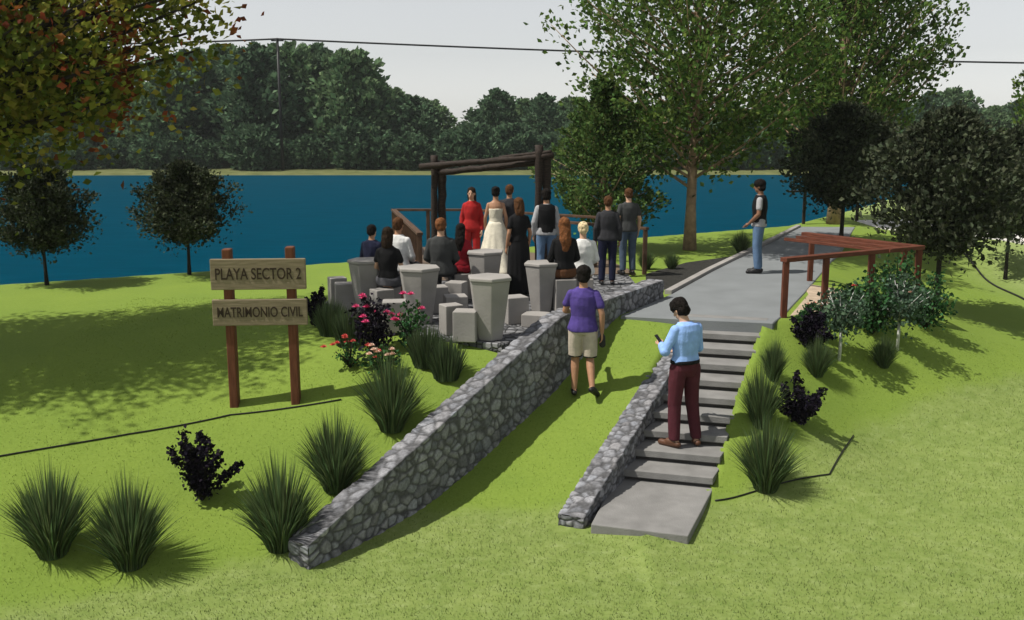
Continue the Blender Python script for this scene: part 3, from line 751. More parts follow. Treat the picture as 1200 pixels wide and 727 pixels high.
shrub('rose_bush', on_ground(447, 438), 0.36, 0.6, 12, M['roseleaf'], 'low flowering plant with cream and red blossoms in front of the dark rose bush', 'flower', RG, 16, leaf=0.05, per=30, blossoms=[(M['cream'], 8), (M['red'], 4)], bsize=0.04)
HG = 'flowering bushes below the red rail'
for i, (px, py, h, w, mm, bl, ts, label) in enumerate([
    (948, 390, 0.42, 0.45, 'roseleaf', [(M['red'], 2), (M['cream'], 2)], 0, 'small flowering bush with reddish blooms beside the near post of the red rail'),
    (983, 422, 1.05, 0.95, 'greyleaf', None, 0.38, 'white stemmed bushy plant on the bank, left one of the two white stems'),
    (1022, 392, 0.95, 1.0, 'roseleaf', [(M['cream'], 2)], 0, 'leafy green bush between the two white stemmed plants'),
    (1051, 410, 1.1, 1.0, 'greyleaf', None, 0.38, 'white stemmed grey green plant on the bank, right one of the two white stems'),
    (1084, 386, 0.95, 0.85, 'roseleaf', None, 0, 'leafy green bush at the right end of the planting near the black trunk'),
    (1000, 376, 0.6, 0.7, 'roseleaf', [(M['red'], 3)], 0, 'green rose bush with red blooms directly behind the near rail'),
    (1050, 362, 0.9, 0.95, 'roseleaf', None, 0, 'green bush behind the white stemmed plants under the corner of the rail')]):
    shrub('bank_bush', on_ground(px, py), h, w, 15, M[mm], label, 'bush', HG, 60 + i, leaf=0.065, per=75, blossoms=bl, stemm=M['wbark'] if ts else None, tall_stem=ts)

# ------------------------------------------------------------------ sign
sl = on_ground(275, 476); sr = on_ground(347, 471)
sc = (sl + sr) / 2; ang = math.atan2(sr.y - sl.y, sr.x - sl.x) * 0.6
sign = empty('wooden_sign', sc, ang); tag(sign, 'wooden sign of two carved boards on two reddish posts standing on the lawn', 'sign')
hw = (sr - sl).length / 2
def plank(name, m, parent, c, size, w=0.008, rot=None):
    """long axis lies along local x so the grain runs with it"""
    b = MB(); b.box((0, 0, 0), size); o = b.build(name, m, parent); o.location = c
    if rot is not None: o.rotation_euler = rot
    bevel(o, w, 2); return o
pxm = 1153 / sc.y * 0.985
H_ = 178 / pxm
for s in (-1, 1):
    o = plank('post', M['post'], sign, (s * hw, 0.02, H_ / 2 - 0.15), (H_ + 0.5, 0.15, 0.10), 0.012, (0, math.pi / 2, math.pi / 2)); o.rotation_euler = (0, -math.pi / 2, 0)
    if s < 0: o.location.z -= 0.02
bwid = 109 / pxm
z1 = 157 / pxm; z2 = 112 / pxm
b1 = plank('board', M['board'], sign, (0, -0.055, z1 - 0.00), (bwid, 0.05, 36 / pxm), 0.008)
b2 = plank('board', M['board'], sign, (0.0, -0.055, z2), (bwid, 0.05, 31 / pxm), 0.008)
def text(body, parent, size, loc, m, width):
    c = bpy.data.curves.new('lettering', 'FONT'); c.body = body; c.size = size; c.extrude = 0.003; c.align_x = 'CENTER'; c.align_y = 'CENTER'; c.offset = 0.0015
    c.materials.append(m)
    o = bpy.data.objects.new('lettering', c); link(o, parent); o.location = loc; o.rotation_euler = (math.pi / 2, 0, 0)
    bpy.context.view_layer.update(); k = width / max(o.dimensions.x, 1e-3)
    me = bpy.data.meshes.new_from_object(o.evaluated_get(bpy.context.evaluated_depsgraph_get())); me.name = 'lettering'
    if not me.materials: me.materials.append(m)
    bpy.data.objects.remove(o); n = bpy.data.objects.new('lettering', me); link(n, parent); n.location = loc; n.rotation_euler = (math.pi / 2, 0, 0); n.scale = (k, 1, 1); return n
text('PLAYA SECTOR 2', b1, 0.19, (0, -0.0275, 0), M['letter'], bwid * 0.9)
text('MATRIMONIO CIVIL', b2, 0.17, (0, -0.0275, 0), M['letter'], bwid * 0.9)

# ------------------------------------------------------------------ stone tables and stools
def table(px, py, topw, h, label, rz):
    p = flat(px, py, 0.03); root = empty('stone_table', p, rz); tag(root, label, 'table', 'tapered stone tables')
    n = 6
    for nm, r0, r1, z0, z1_ in (('pedestal', topw * 0.30, topw * 0.485, 0, h - 0.05), ('tabletop', topw * 0.515, topw * 0.515, h - 0.049, h)):
        b = MB(); V = []
        for z, r in ((z0, r0), (z1_, r1)): V += [(r * math.cos(6.2832 * i / n), r * math.sin(6.2832 * i / n), z) for i in range(n)]
        b.add(V, [tuple(reversed(range(n))), tuple(range(n, 2 * n))] + [(i, (i + 1) % n, n + (i + 1) % n, n + i) for i in range(n)])
        bevel(b.build(nm, M['concrete'], root), 0.012, 2)
    return root
table(432, 366, 0.58, 0.80, 'tapered grey stone table at the far left beside the woman in black', 0.2)
table(492, 378, 0.62, 0.80, 'tapered grey stone table in front of the man in the grey jacket', 0.75)
table(569, 352, 0.62, 0.80, 'tapered grey stone table directly below the bride, behind another table', 0.5)
table(574, 397, 0.60, 0.83, 'tapered grey stone table nearest the long stone wall, in front of the bride', 0.65)
table(635, 364, 0.56, 0.74, 'tapered grey stone table in front of the man in the black vest', 0.35)
def stool(px, py, w, h, rz, label):
    p = flat(px, py, 0.03); b = MB(); b.box((0, 0, h / 2), (w, w * 0.92, h)); o = b.build('stone_stool', M['concrete']); bevel(o, 0.012, 2)
    o.location = p; o.rotation_euler = (0, 0, rz); tag(o, label, 'stool', 'block stone stools'); return p
stool(546, 399, 0.30, 0.40, -0.12, 'grey block stone stool nearest the viewer, left of the front table')
stool(529, 391, 0.26, 0.40, 0.5, 'grey block stone stool half hidden behind the nearest stool')
stool(534, 375, 0.32, 0.36, 0.2, 'grey block stone stool just left of the front table, middle of the group')
stool(535, 362, 0.28, 0.42, -0.3, 'grey block stone stool behind the red dressed seated woman')
stool(603, 378, 0.32, 0.38, 0.4, 'grey block stone stool just right of the front table')
stool(628, 382, 0.34, 0.18, -0.3, 'low grey block stone stool wedged beside the wall top')
stool(463, 388, 0.32, 0.42, 0.1, 'grey block stone stool behind the pink roses, left of the second table')
stool(405, 362, 0.30, 0.40, 0.2, 'grey block stone stool at the far left beside the soft tussocks')
stool(396, 356, 0.26, 0.42, 0.4, 'grey block stone stool behind the leftmost stool')
stool(512, 366, 0.30, 0.40, 0.3, 'grey block stone stool right of the second table, under the grey jacket')
stool(448, 372, 0.28, 0.42, 0.6, 'grey block stone stool under the woman in black')

# ------------------------------------------------------------------ deck, log arch, railings
dk = MB(); dk.prism([(-2.75, 17.2), (2.35, 18.5), (2.0, 20.4), (-0.9, 22.6), (-2.75, 22.6)], -0.35, 0.045)
tag(dk.build('timber_deck', M['deck']), 'brown timber deck reaching over the lake under the log arch', 'deck')
A1 = flat(513, 310, 0.05); A1 = Vector((at(513, 250, 20.0).x, 20.0, 0.045)); A2 = Vector((at(635, 250, 19.0).x, 19.0, 0.045))
arch = empty('log_arch', (A1 + A2) / 2); tag(arch, 'rough dark log arch with two posts and crossbeams framing the wedding couple', 'arch')
aL = A1 - arch.location; aR = A2 - arch.location
def log(name, a, b_, r, seed):
    g = random.Random(seed); m = MB(); n = 12; pts = []; rad = []
    a = Vector(a); b_ = Vector(b_)
    for i in range(n + 1):
        t = i / n; pts.append(a.lerp(b_, t) + Vector((g.uniform(-1, 1), g.uniform(-1, 1), g.uniform(-1, 1))) * r * 0.12); rad.append(r * g.uniform(0.85, 1.12))
    m.tube(pts, rad, 10); return m.build(name, M['log'], arch, True)
tL = at(513, 182, 20.0).z - arch.location.z; tR = at(635, 170, 19.0).z - arch.location.z
for base, tp, s in ((aL, tL, 1), (aR, tR, 2)):
    log('post', base + Vector((-0.07, 0, 0)), base + Vector((-0.06, 0, tp)), 0.075, s); log('post', base + Vector((0.08, 0.05, 0)), base + Vector((0.09, 0.05, tp - 0.12)), 0.085, s + 5)
bl = at(492, 196, 19.9) - arch.location; br = at(648, 182, 18.9) - arch.location
log('crossbeam', bl, br, 0.06, 20); log('crossbeam', bl + Vector((0.3, 0.16, -0.13)), br + Vector((-0.1, 0.16, -0.12)), 0.065, 21)
log('crossbeam', at(585, 185, 19.3) - arch.location, at(640, 178, 18.9) - arch.location + Vector((0.1, 0.0, 0)), 0.035, 22)

def railing(name, pts, h, post_at, label, m, toprail=(0.11, 0.05), balusters=None, post=0.08, mids=(), z=None):
    P = [Vector(p) for p in pts]; root = empty(name, P[0]); tag(root, label, 'railing')
    for a, b_ in zip(P[:-1], P[1:]):
        d = (b_ - a); L = d.length; az = math.atan2(d.y, d.x); pitch = -math.asin(d.z / L)
        c = (a + b_) / 2 - P[0] + Vector((0, 0, h))
        plank('top_rail', m, root, c, (L + toprail[0] * 0.9, toprail[0], toprail[1]), 0.006, (0, pitch, az))
        for f in mids: plank('mid_rail', m, root, c - Vector((0, 0, h * f)), (L, 0.04, 0.05), 0.004, (0, pitch, az))
    for q in post_at:
        q = Vector(q) - P[0]; plank('post', m, root, q + Vector((0, 0, (h - toprail[1] / 2) / 2 - 0.1)), (h - toprail[1] / 2 + 0.2 - 0.003, post, post), 0.006, (0, -math.pi / 2, 0))
    if balusters:
        for i0, i1, n in balusters:
            for k in range(n):
                q = P[i0].lerp(P[i1], (k + 0.5) / n) - P[0]
                plank('baluster', m, root, q + Vector((0, 0, (h - 0.03) / 2)), (h - 0.06, 0.045, 0.03), 0.003, (0, -math.pi / 2, 0))
    return root
r0 = Vector((-1.62, 17.2, 0.045)); r1 = Vector((-2.68, 22.3, 0.045)); r2_ = Vector((-0.95, 22.3, 0.045)); r3 = Vector((1.9, 20.3, 0.045))
railing('deck_railing', [r0, r1, r2_, r3], 0.88, [r0, r1, r0.lerp(r1, 0.5), r1.lerp(r2_, 0.45), r2_, r2_.lerp(r3, 0.35), r2_.lerp(r3, 0.7), r3],
        'dark brown timber railing round the lake side of the wedding deck', M['rail'], balusters=[(0, 1, 18)])
e0 = Vector((0.75, 20.0, 0.03)); e1 = Vector((2.52, 18.55, 0.02))
railing('deck_railing', [e0, e1], 0.86, [e0, e0.lerp(e1, 0.5), e1], 'short brown timber railing ending in a post behind the two standing guests', M['rail'])
f0 = Vector((4.0, 14.24, 0.0)); fc = Vector((6.62, 15.9, tz(6.62, 15.9))); fd = Vector((5.32, 17.75, 0.0))
fc.z = -0.02
railing('red_railing', [f0, fc, fd], 0.86, [f0, f0.lerp(fc, 0.28), f0.lerp(fc, 0.62), fc, fc.lerp(fd, 0.12), fd.lerp(fc, 0.06)],
        'low reddish timber railing with flat top rails round the sand terrace by the path', M['redwood'], toprail=(0.13, 0.065), post=0.085)
rr_ = [o for o in bpy.data.objects if o.name == 'red_railing'][0]
for sh_ in (0.42, 0.84):
    d_ = (fd - fc).normalized(); off = Vector((-d_.y, d_.x, 0)) * sh_; a_, b2_ = f0.lerp(fc, 1 - sh_ / 2.4), fd + off - d_ * sh_ * 0.2
    c_ = (fc + off - d_ * 0.1 + b2_) / 2 - f0; plank('crossbeam', M['redwood'], rr_, c_ + Vector((0, 0, 0.855)), ((b2_ - fc - off).length, 0.06, 0.05), 0.005, (0, 0, math.atan2(d_.y, d_.x)))
g0 = Vector((8.0, 28.4, 0.0)); g1 = Vector((11.2, 29.8, 0.0))
railing('lake_railing', [g0, g1], 0.95, [g0.lerp(g1, 0.15), g0.lerp(g1, 0.5), g0.lerp(g1, 0.72), g1], 'dark timber railing at the lake end of the path under the trees', M['log'])

# added strips for drawn edging lines
def outline(pix, label, r=0.012, cat='outline', name='terrain_line', lift=0.012):
    pts = []
    P = [on_ground(*p) for p in pix]
    for a, b_ in zip(P[:-1], P[1:]):
        n = max(2, int((b_ - a).length / 0.12))
        for i in range(n):
            q = a.lerp(b_, i / n); pts.append((q.x, q.y, tz(q.x, q.y) + lift))
    q = P[-1]; pts.append((q.x, q.y, tz(q.x, q.y) + lift))
    o = Vector(pts[0]); b = MB(); b.tube([Vector(p) - o for p in pts], r, 6); ob = b.build(name, M['black'], None, True); ob.location = o
    tag(ob, label, cat)
outline([(-60, 549), (0, 537), (150, 511), (270, 488), (400, 470)], 'thin dark edging of the terrain crease, added as a strip across the left lawn below the sign', 0.009)  # drawn crease of the terrain, built as an added dark strip
outline([(838, 588), (905, 571), (972, 557), (1000, 512)], 'thin dark edging of the terrain, added as a strip on the bank right of the steps', 0.009)
outline([(1108, 286), (1132, 300), (1146, 318), (1170, 338), (1200, 352), (1240, 366)], 'drawn edge line added as a thick dark hose lying over the grass at the right edge', 0.022, 'rod', 'thick_drawn_line', 0.02)  # thick drawn line, built as an added dark tube

# ------------------------------------------------------------------ people
def cloth(name, c, var=0.12, rough=0.85): return mat(name, c, rough, var, 14, 0.25, 38, spec=0.15)
CL = {k: cloth('cloth_' + k, c) for k, c in dict(
    blue=(0.26, 0.42, 0.80), maroon=(0.075, 0.018, 0.026), purple=(0.075, 0.050, 0.22), beige=(0.46, 0.40, 0.33), black=(0.008, 0.008, 0.009), grey=(0.045, 0.047, 0.047),
    charcoal=(0.03, 0.03, 0.034), white=(0.66, 0.66, 0.65), ivory=(0.62, 0.58, 0.47), red=(0.34, 0.018, 0.018), crimson=(0.26, 0.012, 0.022), jeans=(0.10, 0.165, 0.27), dkjeans=(0.06, 0.085, 0.125),
    navy=(0.012, 0.014, 0.035), skirt=(0.075, 0.075, 0.085), brown=(0.10, 0.045, 0.022), palegrey=(0.33, 0.33, 0.34), orange=(0.38, 0.13, 0.04)).items()}
SKIN = {k: mat('skin_' + k, c, 0.55, 0.08, 9, 0.08, 60, spec=0.35) for k, c in dict(light=(0.50, 0.30, 0.20), tan=(0.36, 0.19, 0.11), brown=(0.20, 0.10, 0.058)).items()}
HAIR = {k: mat('hair_' + k, c, 0.85, 0.35, 30, 0.6, 60, spec=0.08) for k, c in dict(black=(0.010, 0.008, 0.007), dark=(0.022, 0.014, 0.009), brown=(0.075, 0.035, 0.016), ginger=(0.15, 0.060, 0.024), blonde=(0.62, 0.50, 0.30), grey=(0.16, 0.14, 0.12)).items()}
SHOE = {'black': mat('shoe_black', (0.012, 0.012, 0.013), 0.5, 0.1), 'brown': mat('shoe_brown', (0.10, 0.045, 0.025), 0.5, 0.15)}

def A(*a): return np.array(a, float)
class Shape:
    """closed overlapping shells which a voxel remesh fuses into one skin"""
    def __init__(s): s.v = []; s.f = []
    def rings(s, rings):
        k0 = len(s.v); n = 16
        for c, u, w, rx, ry in rings:
            for j in range(n):
                a = 2 * math.pi * j / n; s.v.append(c + u * math.cos(a) * rx + w * math.sin(a) * ry)
        m = len(rings)
        for i in range(m - 1):
            for j in range(n):
                a = k0 + i * n + j; b = k0 + i * n + (j + 1) % n; s.f.append((a, b, b + n, a + n))
        s.f.append(tuple(k0 + j for j in reversed(range(n)))); s.f.append(tuple(k0 + (m - 1) * n + j for j in range(n)))
    def cap(s, p, q, r0, r1, flat=1.0, side=None):
        d = q - p; L = np.linalg.norm(d) + 1e-9; d = d / L
        if side is None: side = np.cross(d, A(0.31, 0.77, 0.55))
        u = side - d * (side @ d); u /= np.linalg.norm(u) + 1e-9; w = np.cross(d, u)
        R_ = []
        for t in (-0.98, -0.8, -0.45): R_.append((p + d * r0 * t, u, w, r0 * math.sqrt(1 - t * t), r0 * flat * math.sqrt(1 - t * t)))
        for t in (0, 0.5, 1.0): rr = r0 * (1 - t) + r1 * t; R_.append((p + d * L * t, u, w, rr, rr * flat))
        for t in (0.45, 0.8, 0.98): R_.append((q + d * r1 * t, u, w, r1 * math.sqrt(1 - t * t), r1 * flat * math.sqrt(1 - t * t)))
        s.rings(R_)
    def ell(s, c, r, M3):
        R_ = []
        for i in range(9):
            t = -0.985 + 1.97 * i / 8; k = math.sqrt(1 - t * t); R_.append((c + M3[2] * r[2] * t, M3[0], M3[1], r[0] * k, r[1] * k))
        s.rings(R_)
    def build(s, name, m, parent, voxel=0.011, smooth=4, scale=1.0):
        me = bpy.data.meshes.new(name); me.from_pydata([tuple(v * scale) for v in s.v], [], s.f)
        o = bpy.data.objects.new(name, me); COL.objects.link(o)
        r = o.modifiers.new('r', 'REMESH'); r.mode = 'VOXEL'; r.voxel_size = voxel; r.use_smooth_shade = True
        q = o.modifiers.new('s', 'SMOOTH'); q.factor = 0.5; q.iterations = smooth
        dg = bpy.context.evaluated_depsgraph_get()
        res = bpy.data.meshes.new_from_object(o.evaluated_get(dg)); res.name = name
        bpy.data.objects.remove(o); bpy.data.meshes.remove(me)
        res.materials.clear(); res.materials.append(m)
        amp, fq, st = {'hair': (0.011, 34, 0.45), 'shirt': (0.009, 11, 0.5), 'top': (0.007, 12, 0.5), 'trousers': (0.008, 12, 0.35), 'shorts': (0.008, 12, 0.35), 'skirt': (0.008, 12, 0.3), 'vest': (0.006, 9, 0.6)}.get(name, (0, 0, 0))
        if amp and len(res.vertices):
            nn = [v.normal.copy() for v in res.vertices]; sd0 = (len(res.vertices) % 97) * 1.7
            for v, n_ in zip(res.vertices, nn):
                p_ = Vector((v.co.x * fq + sd0, v.co.y * fq, v.co.z * fq * st))
                v.co = v.co + n_ * amp * max(0.0 if name != 'hair' else -1.0, 0.25 + noise.noise(p_ + noise.noise_vector(p_ * 0.6) * 0.8))
            res.update()
        if len(res.polygons): res.polygons.foreach_set('use_smooth', np.ones(len(res.polygons), bool))
        ob = bpy.data.objects.new(name, res); link(ob, parent); return ob

def nrm(v): return v / (np.linalg.norm(v) + 1e-9)

def person(label, loc, yaw, h, skin='tan', hair='black', hairstyle='short', top=None, sleeve='long', bottom=('trousers', 'black'), shoes='black', pose='stand', seat=0.42,
           female=False, J=None, head_dir=(0, 1, -0.05), group='wedding guests', voxel=0.011, belt=None, vest=None, held=None, face=False, curl=0.5):
    """yaw 0 looks along +Y, away from the camera; joints are in a 1.75 m body"""
    s = h / 1.75
    sh = 0.160 if female else 0.180; hipw = 0.095
    j = dict(pel=A(0,0,0.95), che=A(0,0.0,1.27), nec=A(0,-0.005,1.485), head=A(0,0.02,1.625),
             shl=A(-sh,-0.005,1.425), shr=A(sh,-0.005,1.425), ell=A(-sh-0.05,-0.03,1.13), elr=A(sh+0.05,-0.03,1.13), wrl=A(-sh-0.055,0.05,0.88), wrr=A(sh+0.055,0.05,0.88),
             hil=A(-hipw,0,0.93), hir=A(hipw,0,0.93), knl=A(-0.10,0.02,0.50), knr=A(0.10,0.02,0.50), anl=A(-0.105,-0.02,0.085), anr=A(0.105,-0.02,0.085), tol=A(-0.125,0.15,0.03), tor=A(0.125,0.15,0.03))
    if pose == 'sit':
        sz = seat / s; dz = sz + 0.10 - 0.95
        for k in ('pel','che','nec','head','shl','shr','ell','elr','wrl','wrr','hil','hir'): j[k] = j[k] + A(0, 0, dz)
        for sd_, kk in ((-1, 'l'), (1, 'r')):
            j['kn' + kk] = A(sd_ * 0.12, 0.42, sz + 0.06); j['an' + kk] = A(sd_ * 0.12, 0.36, 0.085); j['to' + kk] = A(sd_ * 0.13, 0.53, 0.03)
            j['el' + kk] = j['sh' + kk] + A(sd_ * 0.05, 0.03, -0.29); j['wr' + kk] = A(sd_ * 0.12, 0.27, sz + 0.17)
    if J:
        for k, v in J.items(): j[k] = A(*v)
    root = empty('person', loc, yaw); tag(root, label, 'person', group)
    T = lambda shp, nm, m, v=voxel, sm=4: shp.build(nm, m, root, v, sm, s)
    xs = nrm(j['hir'] - j['hil']); xc = nrm(j['shr'] - j['shl']); w = 0.90 if female else 1.0
    def torso(S, inf, z_lo=-0.10, top_=True):
        up = nrm(j['che'] - j['pel']); f = nrm(np.cross(up, xs)); up2 = nrm(j['nec'] - j['che']); f2 = nrm(np.cross(up2, xc))
        waist = j['pel'] * 0.55 + j['che'] * 0.45
        rr = []
        if z_lo < -0.05: rr.append((j['pel'] + up * z_lo, xs, -f, (0.125 if inf == 0 else 0.180) + inf, (0.095 if inf == 0 else 0.128) + inf))
        hipr = (0.168 if not female else 0.172) + (0.022 if z_lo < -0.05 and inf > 0 else 0)
        rr += [(j['pel'] + up * max(z_lo, -0.02), xs, -f, hipr + inf, (0.112 if hipr < 0.18 else 0.126) + inf), (waist, xs, -f, (0.142 if not female else 0.122) * 1 + inf, 0.097 + inf),
               (j['che'] - up2 * 0.02, xc, -f2, 0.162 * w + inf, 0.115 + inf)]
        if top_:
            ys = (j['shl'] + j['shr']) / 2
            rr += [(j['che'] * 0.4 + ys * 0.6, xc, -f2, (sh - 0.012) + inf, 0.105 + inf), (ys + up2 * 0.008, xc, -f2, sh * 0.80 + inf, 0.078 + inf), ((ys * 0.45 + j['nec'] * 0.55), xc, -f2, sh * 0.50 + inf, 0.068 + inf), (j['nec'] - up2 * 0.008, xc, -f2, 0.068 + inf, 0.06 + inf)]
        S.rings(rr)
    # ---- body: one skin
    B = Shape(); torso(B, 0)
    B.cap(j['nec'] - nrm(j['head'] - j['nec']) * 0.04, j['head'], 0.056, 0.054)
    hd = nrm(A(*head_dir)); hx = nrm(np.cross(hd, A(0, 0, 1))); hz = np.cross(hx, hd); Hm = np.array([hx, hd, hz]); hc = j['head']
    B.ell(hc + hz * 0.025 - hd * 0.005, (0.074, 0.094, 0.098), Hm)
    B.ell(hc - hz * 0.045 + hd * 0.022, (0.056, 0.066, 0.070), Hm)
    B.cap(hc + hd * 0.088 + hz * 0.012, hc + hd * 0.104 - hz * 0.022, 0.009, 0.014)
    for sd_ in (-1, 1): B.ell(hc + hx * sd_ * 0.074 - hz * 0.004, (0.010, 0.020, 0.030), Hm)
    arm = 1.0 if not female else 0.86
    for sd_, kk in ((-1, 'l'), (1, 'r')):
        S_, E_, W_ = j['sh' + kk], j['el' + kk], j['wr' + kk]
        B.cap(S_ - A(sd_ * 0.018, 0, 0.034), E_, 0.050 * arm, 0.041 * arm); m_ = E_ * 0.72 + W_ * 0.28
        B.cap(E_, m_, 0.040 * arm, 0.042 * arm); B.cap(m_, W_, 0.042 * arm, 0.028 * arm)
        d = nrm(W_ - E_); side = nrm(np.cross(d, A(0, 0, 1)) if abs(d[2]) < 0.8 else np.cross(d, A(sd_, 0, 0)))
        pn = np.cross(d, side)                                         # fingers spread along side; curl towards the palm normal
        cur = pn if (pn @ A(-sd_, 0.2, 0.3)) > 0 else -pn
        B.cap(W_ + d * 0.025, W_ + d * 0.078, 0.036, 0.040, 0.42, side)
        for q, (off, ln) in enumerate(((-0.030, 0.066), (-0.010, 0.076), (0.011, 0.071), (0.031, 0.056))):
            p0 = W_ + d * 0.088 + side * off; p1 = p0 + nrm(d + cur * curl * 0.6) * ln * 0.55; p2 = p1 + nrm(d + cur * curl * 2.0) * ln * 0.5
            B.cap(p0, p1, 0.0096, 0.009); B.cap(p1, p2, 0.009, 0.0075)
        th = side if (side @ A(0, 1, 0)) > 0 else -side
        t0 = W_ + d * 0.035 + th * 0.028; t1 = t0 + nrm(d * 0.7 + th * 0.7 + cur * 0.3) * 0.038; t2 = t1 + nrm(d + cur * 0.6) * 0.03
        B.cap(t0, t1, 0.0125, 0.0105); B.cap(t1, t2, 0.0105, 0.0085)
        H_, K_, N_, O_ = j['hi' + kk], j['kn' + kk], j['an' + kk], j['to' + kk]
        B.cap(H_, K_, 0.088, 0.058); c_ = K_ * 0.68 + N_ * 0.32 + nrm(np.cross(xs, nrm(N_ - K_))) * 0.0
        B.cap(K_, c_, 0.055, 0.057); B.cap(c_, N_, 0.056, 0.036)
        ft = nrm(O_ - N_ * A(1, 1, 0) - A(0, 0, O_[2]) * 1.0) if False else nrm(O_ - N_)
        B.cap(N_ + A(0, 0, -0.035) - ft * 0.03, O_, 0.036, 0.028)
    T(B, 'body', SKIN[skin], min(voxel, 0.0085), 2)
    # ---- shoes
    if shoes:
        for kk in 'lr':
            N_, O_ = j['an' + kk], j['to' + kk]; ft = nrm(O_ - N_); dn = nrm(N_ - j['kn' + kk])
            S = Shape(); heel = N_ + dn * 0.045 - nrm(ft - dn * (ft @ dn)) * 0.045
            S.cap(heel, O_ + nrm(ft - dn * (ft @ dn)) * 0.012, 0.041, 0.043, 0.9); S.cap(N_ + dn * 0.02, N_ * 0.5 + O_ * 0.5, 0.045, 0.043)
            T(S, 'shoe', SHOE[shoes], voxel)
    # ---- lower clothes
    kind, mk = bottom
    up = nrm(j['che'] - j['pel']); wz = j['pel'] + up * 0.075; f = nrm(np.cross(up, xs))
    if kind in ('trousers', 'shorts'):
        S = Shape(); S.rings([(j['pel'] - up * 0.10, xs, -f, 0.135, 0.105), (j['pel'] - up * 0.02, xs, -f, 0.184, 0.128), (wz, xs, -f, 0.165, 0.118)])
        for kk in 'lr':
            H_, K_, N_ = j['hi' + kk], j['kn' + kk], j['an' + kk]
            if kind == 'trousers':
                S.cap(H_, K_, 0.103, 0.076); S.rings([(K_ + (H_ - K_) * 0.05, xs, -f, 0.074, 0.076), (K_ * 0.5 + N_ * 0.5, xs, -f, 0.070, 0.073), (N_ + (K_ - N_) * 0.02, xs, -f, 0.060, 0.066)] if pose != 'sit' else
                                                     [(K_, xs, nrm(np.cross(xs, N_ - K_)), 0.072, 0.072), (N_, xs, nrm(np.cross(xs, N_ - K_)), 0.06, 0.062)])
            else:
                e = K_ + (H_ - K_) * 0.10; S.rings([(H_, xs, -f, 0.106, 0.108), (e, xs, -f, 0.092, 0.094)])
        T(S, kind, CL[mk])
        if kind == 'shorts':
            for kk in 'lr':
                H_, K_ = j['hi' + kk], j['kn' + kk]; e = K_ + (H_ - K_) * 0.10
                S = Shape(); S.rings([(e + A(0, 0, 0.012), xs, -f, 0.0955, 0.0975), (e - A(0, 0, 0.012), xs, -f, 0.0945, 0.0965)]); T(S, 'hem', CL['black'], voxel, 1)
        if belt:
            S = Shape(); S.rings([(wz - up * 0.030, xs, -f, 0.190, 0.142), (wz + up * 0.014, xs, -f, 0.186, 0.138)]); T(S, 'belt', CL[belt], 0.009, 1)
    elif pose == 'sit':
        S = Shape(); S.rings([(j['pel'] - up * 0.085, xs, -f, 0.185, 0.135), (j['pel'], xs, -f, 0.188, 0.135), (wz, xs, -f, 0.15, 0.115)])
        for kk in 'lr': S.cap(j['hi' + kk], j['kn' + kk], 0.112, 0.088)
        S.cap((j['hil'] + j['hir']) / 2, (j['knl'] + j['knr']) / 2, 0.10, 0.085); T(S, 'skirt', CL[mk])
    else:                                                              # skirt / long gown, folds radiating from the waist
        zb = {'skirt': 0.52, 'dress': 0.05, 'gown': 0.015}[kind]; wr = {'skirt': 0.20, 'dress': 0.23, 'gown': 0.42}[kind]
        V = []; F = []; n = 64; rows = 16; g = random.Random(int(h * 1e4)); ph = g.uniform(0, 6)
        z0 = wz[2] + 0.03
        for i in range(rows + 1):
            t = i / rows; z = z0 + (zb - z0) * t
            base = 0.150 if female else 0.165
            rx = base + (0.045 * math.sin(min(1, t * 3.4) * math.pi / 2)) + (wr - base - 0.045) * t ** (1.15 if kind == 'gown' else 1.6); ry = rx * (0.75 + 0.25 * t)
            for q in range(n):
                a = 2 * math.pi * q / n; fo = 1 + (0.075 if kind == 'gown' else 0.05) * t * math.sin(a * 11 + ph + 1.3 * math.sin(a * 3)) + 0.03 * t * math.sin(a * 5 + ph * 2)
                tr = 0.10 * t * t * max(0, -math.sin(a)) if kind == 'gown' else 0
                V.append(((j['pel'][0] + rx * fo * math.cos(a)) * s, (j['pel'][1] + (ry * fo + tr) * math.sin(a)) * s, z * s))
        for i in range(rows):
            for q in range(n): a = i * n + q; b = i * n + (q + 1) % n; F.append((a + n, b + n, b, a))
        F.append(tuple(range(n))); F.append(tuple(rows * n + q for q in reversed(range(n))))
        mesh_obj('gown' if kind == 'gown' else 'skirt', V, F, CL[mk], root, True)
    # ---- top
    if top:
        S = Shape()
        if sleeve == 'strapless':
            waist = j['pel'] * 0.5 + j['che'] * 0.5
            S.rings([(wz - up * 0.02, xs, -f, 0.158, 0.118), (waist, xs, -f, 0.134, 0.108), (j['che'] + up * 0.045, xc, -f, 0.158, 0.125)])
        else:
            torso(S, 0.017, -0.06 if kind in ('trousers', 'shorts') and not belt else (0.068 if belt else 0.03))
            ends = {'long': 1.0, 'roll': 0.75, 'short': 0.0, 'none': -1}[sleeve]
            for sd_, kk in ((-1, 'l'), (1, 'r')):
                S_, E_, W_ = j['sh' + kk], j['el' + kk], j['wr' + kk]
                if ends == -1: continue
                if ends == 0: S.cap(S_ - A(sd_ * 0.018, 0, 0.034), S_ + (E_ - S_) * 0.62, 0.056 * arm, 0.057 * arm)
                else:
                    S.cap(S_ - A(sd_ * 0.018, 0, 0.034), E_, 0.057 * arm, 0.054 * arm); S.cap(E_, E_ + (W_ - E_) * (0.92 * ends), 0.058 * arm, 0.045 * arm)
        T(S, 'top' if female else 'shirt', CL[top])
    if vest:
        S = Shape(); torso(S, 0.030, -0.05); T(S, 'vest', CL[vest])
